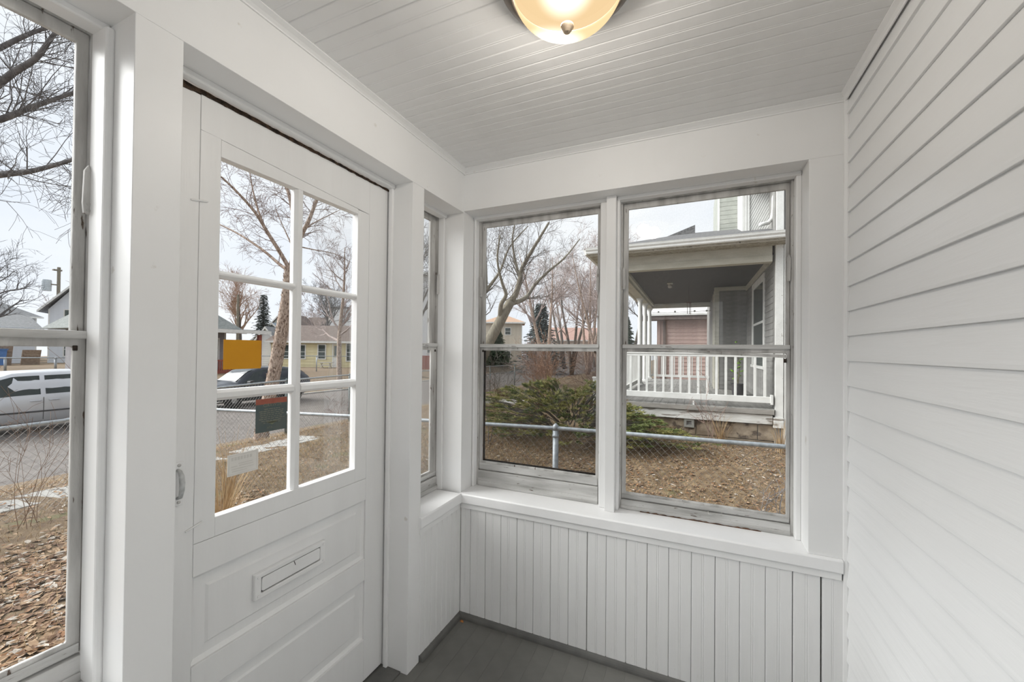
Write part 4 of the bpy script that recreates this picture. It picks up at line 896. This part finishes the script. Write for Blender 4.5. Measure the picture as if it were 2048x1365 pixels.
# ------------------------------------------------------------------ houses across the street
def side_mat(n, a, b): return mat(n, a, b, 3, .75, .15, 10)
DGL = MATS['dark_reflecting_glass']
def house(label, loc, rz, W, Dp, Hh, wall, roof, kind='gable', rh=2.0, over=.4, wins=(), trim=None, course=.2, name='house', group=None, doors=(), endwins=()):
    t = thing(name, label, 'house', loc, rz, group); trim = trim or NW
    MB().box(0, W, 0, Dp, -.6, Hh).build('wall', wall, t)
    # lap siding courses on the front
    for i in range(int(Hh/course)):
        MB().prism([(-.001, 0), (-.022, 0), (-.004, course-.012), (-.001, course-.012)], .1, W-.1, 'yz').build('siding_course', wall, t).location = (0, 0, .15+i*course)
    for x in (0, W-.12): bx('corner_board', trim, t, x, x+.12, -.03, .02, 0, Hh, bevel=0)
    if kind == 'gable':        # ridge along local x
        A = [(-over, -over, Hh-.12), (W+over, -over, Hh-.12), (W+over, Dp/2, Hh+rh), (-over, Dp/2, Hh+rh), (-over, Dp+over, Hh-.12), (W+over, Dp+over, Hh-.12)]
        A2 = [(p[0], p[1], p[2]-.14) for p in A]
        MB().add(A+A2, [(0, 1, 2, 3), (3, 2, 5, 4), (6, 9, 8, 7), (9, 10, 11, 8), (0, 6, 7, 1), (4, 5, 11, 10), (0, 3, 9, 6), (3, 4, 10, 9), (1, 7, 8, 2), (2, 8, 11, 5)]).build('roof', roof, t)
        MB().prism([(0, Hh), (Dp, Hh), (Dp/2, Hh+rh-.1)], .02, W-.02, 'yz').build('gable', wall, t)
        bx('fascia', trim, t, -over, W+over, -over-.03, -over, Hh-.30, Hh-.1, bevel=0)
    elif kind == 'front':      # ridge along local y, gable faces front
        A = [(-over, -over, Hh-.2), (W/2, -over, Hh+rh), (W+over, -over, Hh-.2), (-over, Dp, Hh-.2), (W/2, Dp, Hh+rh), (W+over, Dp, Hh-.2)]; A2 = [(p[0], p[1], p[2]-.16) for p in A]
        MB().add(A+A2, [(0, 1, 4, 3), (1, 2, 5, 4), (6, 9, 10, 7), (7, 10, 11, 8), (0, 3, 9, 6), (2, 8, 11, 5)]).build('roof', roof, t)
        MB().add([(p[0], p[1]-.04, p[2]+.02) for p in A[:3]]+[(p[0], p[1]-.04, p[2]-.10) for p in A2[:3]], [(0, 1, 4, 3), (1, 2, 5, 4)]).build('rake_board', trim, t)
        MB().prism([(0, Hh), (W, Hh), (W/2, Hh+rh-.1)], 0, Dp, 'xz').build('gable', wall, t)
        for i in range(int((rh-.5)/course)):
            z = Hh+i*course; k_ = (z-Hh+course)/rh; MB().prism([(-.001, 0), (-.022, 0), (-.004, course-.012), (-.001, course-.012)], W/2*k_+.1, W-W/2*k_-.1, 'yz').build('siding_course', wall, t).location = (0, 0, z)
    elif kind == 'hip':
        i_ = min(W, Dp)/2; A = [(-over, -over, Hh), (W+over, -over, Hh), (W+over, Dp+over, Hh), (-over, Dp+over, Hh), (i_, Dp/2, Hh+rh), (max(W-i_, i_+.1), Dp/2, Hh+rh)]
        MB().add(A+[(p[0], p[1], p[2]-.05) for p in A[:4]], [(0, 1, 5, 4), (1, 2, 5), (2, 3, 4, 5), (3, 0, 4), (0, 6, 7, 1), (1, 7, 8, 2), (2, 8, 9, 3), (3, 9, 6, 0), (6, 9, 8, 7)]).build('roof', roof, t)
        MB().box(-over-.01, W+over+.01, -over-.04, -over, Hh-.18, Hh+.02).build('fascia', trim, t)
    else:
        bx('roof', roof, t, -.1, W+.1, -.1, Dp+.1, Hh, Hh+.25, bevel=0)
    for (u, z, w_, h_) in wins:
        wn = MB().ring(u-.1, u+w_+.1, z-.1, z+h_+.1, -.06, .0, .1, .1, .1, .1).box(u, u+w_, -.05, -.01, z+h_*.5-.025, z+h_*.5+.025).build('window', trim, t)
        MB().box(u, u+w_, -.03, -.01, z, z+h_).build('pane', DGL, wn)
    for (u, z, w_, h_) in doors:
        dd_ = MB().ring(u-.1, u+w_+.1, z, z+h_+.1, -.06, 0, .1, .1, .01, .1).box(u, u+w_, -.045, -.01, z, z+h_*.48).build('door', trim, t)
        MB().box(u+.08, u+w_-.08, -.03, -.01, z+h_*.5, z+h_*.95).build('pane', DGL, dd_)
    return t
R90 = PI/2; R24 = .418
RG = mat('grey_green_shingle', (0.160, 0.172, 0.164), (0.240, 0.252, 0.240), 6, .95, .5, 20); RB = mat('brown_shingle', (0.099, 0.074, 0.062), (0.155, 0.118, 0.099), 6, .95, .5, 20); RL = mat('light_grey_shingle', (0.187, 0.191, 0.194), (0.259, 0.263, 0.266), 6, .95, .5, 20)
house('white vinyl-sided house with steep front gable across the street', (-65.8, 18.7, -.3), math.radians(58), 7.0, 10, 5.9, side_mat('white_vinyl', (.62, .65, .69), (.68, .71, .75)), RL, 'front', 4.8, .7, [(1.3, 4.0, 1.3, 1.9), (1.3, .6, 1.3, 1.5)])
house('low white wing with grey roof beside the steep white gable', (-66, 7.0, -.3), R90, 10.9, 8, 3.6, MATS['white_vinyl'], RL, 'gable', 1.7, .5, [])
house('grey roofed house behind the low white wing', (-80, 6.0, -.3), R90, 16, 10, 5.6, side_mat('grey_white_siding', (.50, .52, .54), (.56, .58, .6)), RL, 'hip', 3.4, .5, [(8.2, 3.6, 1.6, 1.2)])
bg_ = house('blue-grey bungalow with hip roof and red porch posts', (-33.3, 12.4, -.6), R90, 6.2, 9, 3.35, side_mat('lilac_grey_siding', (.27, .26, .275), (.33, .32, .335)), RG, 'hip', 4.3, 1.0, [(4.0, 1.0, 1.6, 1.7)])
RED = mat('red_brown_paint', (.25, .06, .04), (.33, .09, .06), 6, .7)
for u in (3.7, 7.45): bx('porch_post', RED, bg_, u, u+.25, -2.2, -1.95, 0, 3.1, bevel=0)
bx('porch_roof', RG, bg_, 3.5, 8.2, -2.6, .2, 3.3, 3.45, bevel=0); bx('porch_fascia', NW, bg_, 3.5, 8.2, -2.65, -2.6, 3.15, 3.42, bevel=0)
pr_ = bx('red_railing', RED, bg_, 3.6, 7.5, -2.15, -2.05, 1.0, 1.12, bevel=0)
for i in range(24): MB().box(3.65+.16*i, 3.73+.16*i, -2.13, -2.07, .3, 1.0).build('picket', RED, pr_)
bx('porch_deck', RED, bg_, 3.5, 7.8, -2.4, 0, -.1, .3, bevel=0)
house('long low yellow house with brown roof and small white windows', (-38.9, 26.3, -.75), R24, 10.6, 8, 3.05, side_mat('yellow_siding', (.66, .59, .35), (.72, .65, .40)), RB, 'gable', 1.75, .35,
      [(1.35, 1.15, .6, 1.35), (3.05, 1.15, .6, 1.35), (5.05, 1.15, .7, 1.4), (8.0, .95, .95, 1.75)], doors=[(6.6, .1, .75, 2.5)], course=.32)
house('small white garage with pale gable behind the birch trunk', (-41.5, 26.5, -.75), R24, 2.3, 5, 2.9, side_mat('bright_white_siding', (.68, .69, .70), (.74, .75, .76)), RL, 'front', 1.6, .25)
house('pale green-white house with steep gable and brown roof on the rise', (-66.0, 44.8, -.6), R24, 5.2, 8, 5.2, side_mat('mint_white_siding', (.58, .61, .55), (.65, .68, .62)), RB, 'front', 3.0, .5, [(2.2, 5.4, .8, 1.1), (3.6, 3.3, .8, 1.5)], trim=NW)
dm = house('brown-roofed house behind the yellow one with small white dormer', (-69.6, 54.2, -.6), R24, 9, 8, 5.3, MATS['mint_white_siding'], RB, 'gable', 3.2, .4)
MB().prism([(5.6, 5.3), (8.4, 5.3), (8.4, 5.9), (7.0, 7.4), (5.6, 5.9)], -.3, 2.6, 'xz').build('dormer', side_mat('bright_white_siding2', (.68, .69, .70), (.74, .75, .76)), dm)
MB().add([(5.3, -.45, 5.75), (7.0, -.45, 7.6), (8.7, -.45, 5.75), (5.3, 2.6, 5.75), (7.0, 2.6, 7.6), (8.7, 2.6, 5.75), (5.3, -.45, 5.6), (7.0, -.45, 7.45), (8.7, -.45, 5.6)], [(0, 1, 4, 3), (1, 2, 5, 4), (0, 6, 7, 1), (1, 7, 8, 2)]).build('dormer_roof', RB, dm)
house('blue-roofed house between spruce and birch trunk', (-60, 38.5, -.6), R24, 6, 6, 3.3, side_mat('slate_siding', (.2, .24, .28), (.26, .3, .34)), mat('slate_roof', (.16, .20, .24), (.22, .26, .3), 6, .9), 'front', 2.6, .4)
house('tall plain white building behind the yellow house', (-48.0, 41.8, -.6), R24, 12, 8, 8.0, MATS['bright_white_siding'], RL, 'flat', 0)
house('beige two-storey house with orange-brown hip roof beyond the street tree', (-27.0, 51.3, -.6), R24, 5.6, 6, 6.2, side_mat('beige_stucco', (.55, .49, .40), (.62, .56, .46)), mat('orange_brown_shingle', (.38, .25, .17), (.48, .33, .24), 6, .9), 'hip', 1.4, .5, [(3.1, 4.4, .75, .95), (3.1, .9, .75, .95)])
house('lower beige wing with dark windows beside the beige house', (-29.9, 50.0, -.6), R24, 2.8, 5, 4.0, MATS['beige_stucco'], MATS['orange_brown_shingle'], 'flat', 0, .2, [(.5, 1.0, .5, 1.3), (1.15, 1.0, .5, 1.3), (1.85, 1.0, .5, 1.3)])
house('far rusty-roofed house among the birches', (-22.5, 70.0, -.6), R24, 9, 7, 4.2, side_mat('tan_siding', (.48, .40, .35), (.54, .46, .4)), mat('rust_roof', (.36, .22, .18), (.44, .29, .24), 6, .9), 'gable', 2.4, .4, [(2.4, 1.6, 1.1, 1.4)])
house('white two-storey house behind the narrow side window', (-30.5, 33.5, -.6), R24, 9.5, 8, 8.2, MATS['bright_white_siding'], RB, 'front', 2.5, .4, [(5.1, 5.0, 1.3, 2.0), (5.1, 1.7, 1.5, 1.7), (1.5, 5.0, 1.3, 2.0)])
rfn = thing('red_fence', 'low red board fence in front of the white two-storey house', 'fence', (-24.5, 30.2, gz(-24.5, 30)), R24)
for i in range(24): bx('picket', RED, rfn, i*.26, i*.26+.24, 0, .05, 0, 1.35, bevel=0)
# utility poles
for i, (x, y, h, lb) in enumerate(((-84.7, 25.5, 13.7, 'wooden utility pole with grey transformer behind the white gabled house'), (-50.2, 30.0, 8.6, 'bare wooden pole behind the blue-grey bungalow'))):
    t = thing('utility_pole', lb, 'pole', (x, y, -.6)); MB().tube([(0, 0, 0), (0, 0, h)], [.22-.07*i, .19-.07*i], 10).build('pole', OLIVEB, t)
    if i == 0:
        bx('crossarm', OLIVEB, t, -.3, .2, -.6, .3, h-.55, h-.35, bevel=0)
        MB().lathe([(.001, h-3.6), (.50, h-3.6), (.52, h-2.2), (.48, h-2.0), (.001, h-1.95)], -.4, -1.1, 16).build('transformer', mat('transformer_grey', (.42, .46, .48), (.48, .52, .54), 6, .5), t)
        bx('bracket', OLIVEB, t, -.3, 0, -1.0, 0, h-2.7, h-2.55, bevel=0)
# small things over the road
bn = thing('recycling_bin', 'blue recycling bin beside the low white wing', 'bin', (-60.5, 13.6, gz(-60.5, 13.6)))
MB().prism([(-.5, 0), (.5, 0), (.62, 1.5), (-.62, 1.5)], -.5, .5, 'yz').build('tub', mat('blue_plastic', (.05, .16, .40), (.08, .2, .48), 5, .5), bn); bx('lid', MATS['blue_plastic'], bn, -.56, .56, -.68, .68, 1.5, 1.6)
for i, (dy, hh_) in enumerate(((.0, 2.2), (1.9, 1.5))):
    bd = thing('leaning_board', ('tall', 'short')[i]+' weathered brown board leaning beside the blue bin', 'board', (-60.9, 13.4+dy, gz(-60.9, 14)))
    MB().prism([(0, 0), (.5, hh_), (.58, hh_), (.1, 0)], 0, 1.3, 'xz').build('plank', mat('weathered_plank', (.26, .19, .14), (.36, .28, .21), 6, .9), bd)
    bx('batten', MATS['weathered_plank'], bd, .2, .5, .1, 1.2, hh_*.6, hh_*.6+.12)
tb = thing('picnic_table', 'white X-legged picnic table on the yellow house lawn', 'table', (-31.9, 27.2, gz(-31.9, 27.2)-.05), R24)
TBW = mat('table_white', (.40, .37, .33), (.46, .43, .39), 6, .7)
tb.scale = (.7, .7, .7); bx('tabletop', TBW, tb, -.9, .9, -.4, .4, .82, .9)
for y in (-.9, .7): bx('bench', TBW, tb, -.9, .9, y, y+.25, .46, .52)
for x in (-.6, .6):
    for s in (1, -1): MB().tube([(x, -.55*s, 0), (x, .3*s, .82)], .05, 6).build('leg', TBW, tb)
wp = thing('white_post', 'low white square post behind the juniper', 'post', (-1.03, 8.1, gz(-1, 8.1)))
bx('shaft', NW, wp, -.06, .06, -.06, .06, 0, .98); bx('cap', NW, wp, -.075, .075, -.075, .075, .98, 1.02)
fence('far chain-link fence along the yellow house lawn', [(-30.5, 17.5, .78), (-28.8, 20.9, .82), (-26.2, 25.4, .76), (-21, 36, .7)], [0, 3.8, 5.8, 9.2, 13, 17, 20], pitch=.4, rr=.03, skipmesh=True)
fence('far chain-link fence in front of the white gabled house', [(-46.8, 6.0, .5), (-45.7, 10.1, .5), (-41.4, 20, .5)], [.5, 4.5, 7.0, 9.5, 12], pitch=.4, rr=.05, skipmesh=True)

# ------------------------------------------------------------------ cars
RUB = mat('tyre_rubber', (.012, .012, .012), (.022, .022, .022), 20, .85); RIM = mat('alloy_rim', (.35, .36, .37), (.5, .51, .52), 10, .3, metal=.8); CGL = mat('car_glass', (.02, .028, .028), (.035, .045, .045), 2, .10, spec=.25); BLK = mat('black_trim', (.012, .012, .013), (.02, .02, .02), 10, .5)
def car(label, loc, rz, paint, st, wheels, glz, wsh, rear, wr=.34, hand=(), mould_z=None, seams=(), mirror=None):
    t = thing('car', label, 'car', loc, rz)
    def at(x):
        for a, b in zip(st, st[1:]):
            if x <= b[0]: f_ = (x-a[0])/(b[0]-a[0]); return [a[i]+(b[i]-a[i])*f_ for i in range(7)]
        return list(st[-1])
    def sec(s): x, zb, zl, zt, wb, wl, wt = s; h = [(wb*.9, zb), (wb, zb+.10), (wl, zb+(zl-zb)*.55), (wl*.985, zl), (wt+(wl*.985-wt)*.5, (zl+zt)/2), (wt, zt-.05), (wt*.80, zt), (wt*.3, zt+.012)]; return [(x, y, z) for y, z in h]+[(x, -y, z) for y, z in h[::-1]]
    xs = []
    for a, b in zip(st, st[1:]): xs += [a[0]+(b[0]-a[0])*i/3 for i in range(3)]
    xs.append(st[-1][0]); mb = MB(); n = 16
    for x in xs: mb.v += sec(at(x))
    for i in range(len(xs)-1):
        for j in range(n): mb.f.append((i*n+j, i*n+(j+1) % n, (i+1)*n+(j+1) % n, (i+1)*n+j))
    mb.f += [tuple(range(n)), tuple((len(xs)-1)*n+j for j in range(n))]
    body = mb.build('body', paint, t, smooth=True)
    def side(x, f_, s, off=.006):
        q = at(x); zl, zt, wl, wt = q[2], q[3]-.05, q[5]*.985, q[6]; return (x, s*(wl+(wt-wl)*f_+off), zl+(zt-zl)*f_)
    for s in (1, -1):
        for (a0, a1, b0, b1) in glz:
            g_ = MB(); N = 6
            for i in range(N+1):
                u = i/N; g_.v += [side(a0+(a1-a0)*u, .10, s), side(b0+(b1-b0)*u, .90, s)]
            g_.f += [(2*i, 2*i+2, 2*i+3, 2*i+1) for i in range(N)]; g_.build('side_window', CGL, t)
        for x in hand:
            q = at(x); MB().tube([(x-.11, s*(q[5]*.995), q[2]-.11), (x-.06, s*(q[5]+.035), q[2]-.105), (x+.06, s*(q[5]+.035), q[2]-.105), (x+.11, s*(q[5]*.995), q[2]-.11)], .018, 6).build('door_handle', paint, t)
        for x0, x1 in seams:
            g_ = MB(); q = at(x0); q1 = at(x1)
            g_.add([(x0-.006, s*(q[5]*1.0+.002), q[2]-.02), (x0+.006, s*(q[5]*1.0+.002), q[2]-.02), (x0+.006, s*(q[5]+.004), q[1]+(q[2]-q[1])*.55), (x0-.006, s*(q[5]+.004), q[1]+(q[2]-q[1])*.55), (x1+.006, s*(q1[4]+.004), q1[1]+.12), (x1-.006, s*(q1[4]+.004), q1[1]+.12)], [(0, 1, 2, 3), (3, 2, 4, 5)]); g_.build('door_seam', BLK, t)
        if mould_z: 
            a, b, z = mould_z; MB().tube([(a+(b-a)*i/8, s*(at(a+(b-a)*i/8)[5]+.002), z) for i in range(9)], .022, 6).build('side_moulding', BLK, t)
        if mirror:
            x = mirror; q = at(x); MB().prism([(x-.10, q[2]+.0), (x+.12, q[2]+.02), (x+.10, q[2]+.14), (x-.08, q[2]+.16)], s*(q[5]+.03), s*(q[5]+.25), 'xz').build('mirror', BLK, t, .02)
        for x in wheels:
            w_ = MB(); prof = [(.12, -.10), (wr*.66, -.105), (wr*.93, -.09), (wr, -.06), (wr, .06), (wr*.93, .09), (wr*.66, .105), (.12, .10)]; k_ = 24; q = at(x); yo = q[4]-.09
            for r, y in prof:
                for j in range(k_): w_.v.append((x+r*math.cos(2*PI*j/k_), s*yo+y, wr+r*math.sin(2*PI*j/k_)))
            w_.f += [(i*k_+j, i*k_+(j+1) % k_, (i+1)*k_+(j+1) % k_, (i+1)*k_+j) for i in range(len(prof)-1) for j in range(k_)]; wo = w_.build('tyre', RUB, t)
            h = MB(); k_ = 20
            for r, y in ((wr*.66, .10), (wr*.6, .085), (.05, .095), (.001, .097)):
                for j in range(k_): h.v.append((x+r*math.cos(2*PI*j/k_), s*(yo+y), wr+r*math.sin(2*PI*j/k_)))
            h.f += [(i*k_+j, i*k_+(j+1) % k_, (i+1)*k_+(j+1) % k_, (i+1)*k_+j) for i in range(3) for j in range(k_)]; h.build('rim', RIM, wo)
            ar = MB(); r1 = wr*1.16
            for j in range(13):
                a = PI*j/12; ar.v += [(x+wr*.9*math.cos(a), s*(q[4]+.012), wr+wr*.9*math.sin(a)), (x+r1*math.cos(a), s*(q[4]+.012), wr+r1*math.sin(a))]
            ar.f += [(2*j, 2*j+1, 2*j+3, 2*j+2) for j in range(12)]; ar.build('wheel_arch', BLK, t)
    for nm, (xa, xb_), lo_, hi_ in (('windscreen', wsh, .12, .92), ('rear_window', rear, .12, .9)):
        g_ = MB(); N = 4; M_ = 6
        for i in range(N+1):
            f_ = lo_+(hi_-lo_)*i/N; x = xa+(xb_-xa)*f_; q = at(x)
            for j in range(M_+1):
                v_ = -1+2*j/M_; g_.v.append((x, v_*q[6]*.86, q[3]+.014))
        g_.f += [(i*(M_+1)+j, i*(M_+1)+j+1, (i+1)*(M_+1)+j+1, (i+1)*(M_+1)+j) for i in range(N) for j in range(M_)]; g_.build(nm, CGL, t)
    return t
SILV = mat('silver_car_paint', (.50, .51, .53), (.56, .57, .59), 2, .25, metal=.35); BLKP = mat('black_car_paint', (.012, .015, .022), (.018, .022, .03), 2, .18, spec=.35)
# stations: x, sill z, belt z, top z, half widths at sill, belt, roof (x runs to the front)
VAN = [(0, .45, 1.05, 1.30, .80, .84, .70), (.12, .34, 1.08, 1.62, .88, .92, .70), (.5, .28, 1.08, 1.74, .93, .97, .70), (1.8, .26, 1.06, 1.78, .95, .98, .71), (3.0, .26, 1.03, 1.75, .95, .98, .70), (3.45, .27, 1.01, 1.58, .95, .97, .70), (4.15, .28, .99, 1.10, .94, .95, .78), (4.65, .32, .93, .99, .90, .90, .76), (5.0, .42, .78, .80, .74, .72, .6), (5.08, .48, .66, .68, .6, .6, .5)]
car('silver minivan parked across the street', (-17.15, 5.85, gz(-17.2, 5)+.03), -R90, SILV, VAN, (.95, 4.02), [(2.52, 4.05, 2.50, 3.30), (1.22, 2.42, 1.22, 2.40), (.30, 1.12, .40, 1.12)], (4.2, 3.3), (.02, .25), hand=(2.62, 2.25), mould_z=(1.35, 3.6, .62), seams=((2.47, 2.47), (3.72, 3.60)), mirror=3.72)
SUV = [(0, .55, 1.0, 1.10, .78, .80, .66), (.10, .42, 1.04, 1.28, .88, .90, .66), (.55, .32, 1.06, 1.56, .92, .94, .64), (1.3, .28, 1.04, 1.66, .93, .95, .65), (2.4, .27, 1.0, 1.66, .93, .95, .65), (3.0, .28, .98, 1.48, .93, .94, .66), (3.55, .30, .96, 1.06, .92, .93, .74), (4.3, .34, .88, .94, .88, .88, .72), (4.62, .44, .74, .76, .72, .72, .58), (4.7, .5, .64, .66, .6, .6, .5)]
car('glossy black crossover parked across the street behind the birch trunk', (-17.0, 12.45, gz(-17, 10)+.03), -R90, BLKP, SUV, (.88, 3.72), [(2.0, 3.35, 2.0, 2.80), (1.0, 1.92, 1.0, 1.90), (.45, .9, .62, .92)], (3.6, 2.7), (.05, .5), hand=(2.1, 1.15), seams=((1.96, 1.9), (3.2, 3.1)), mirror=3.15)
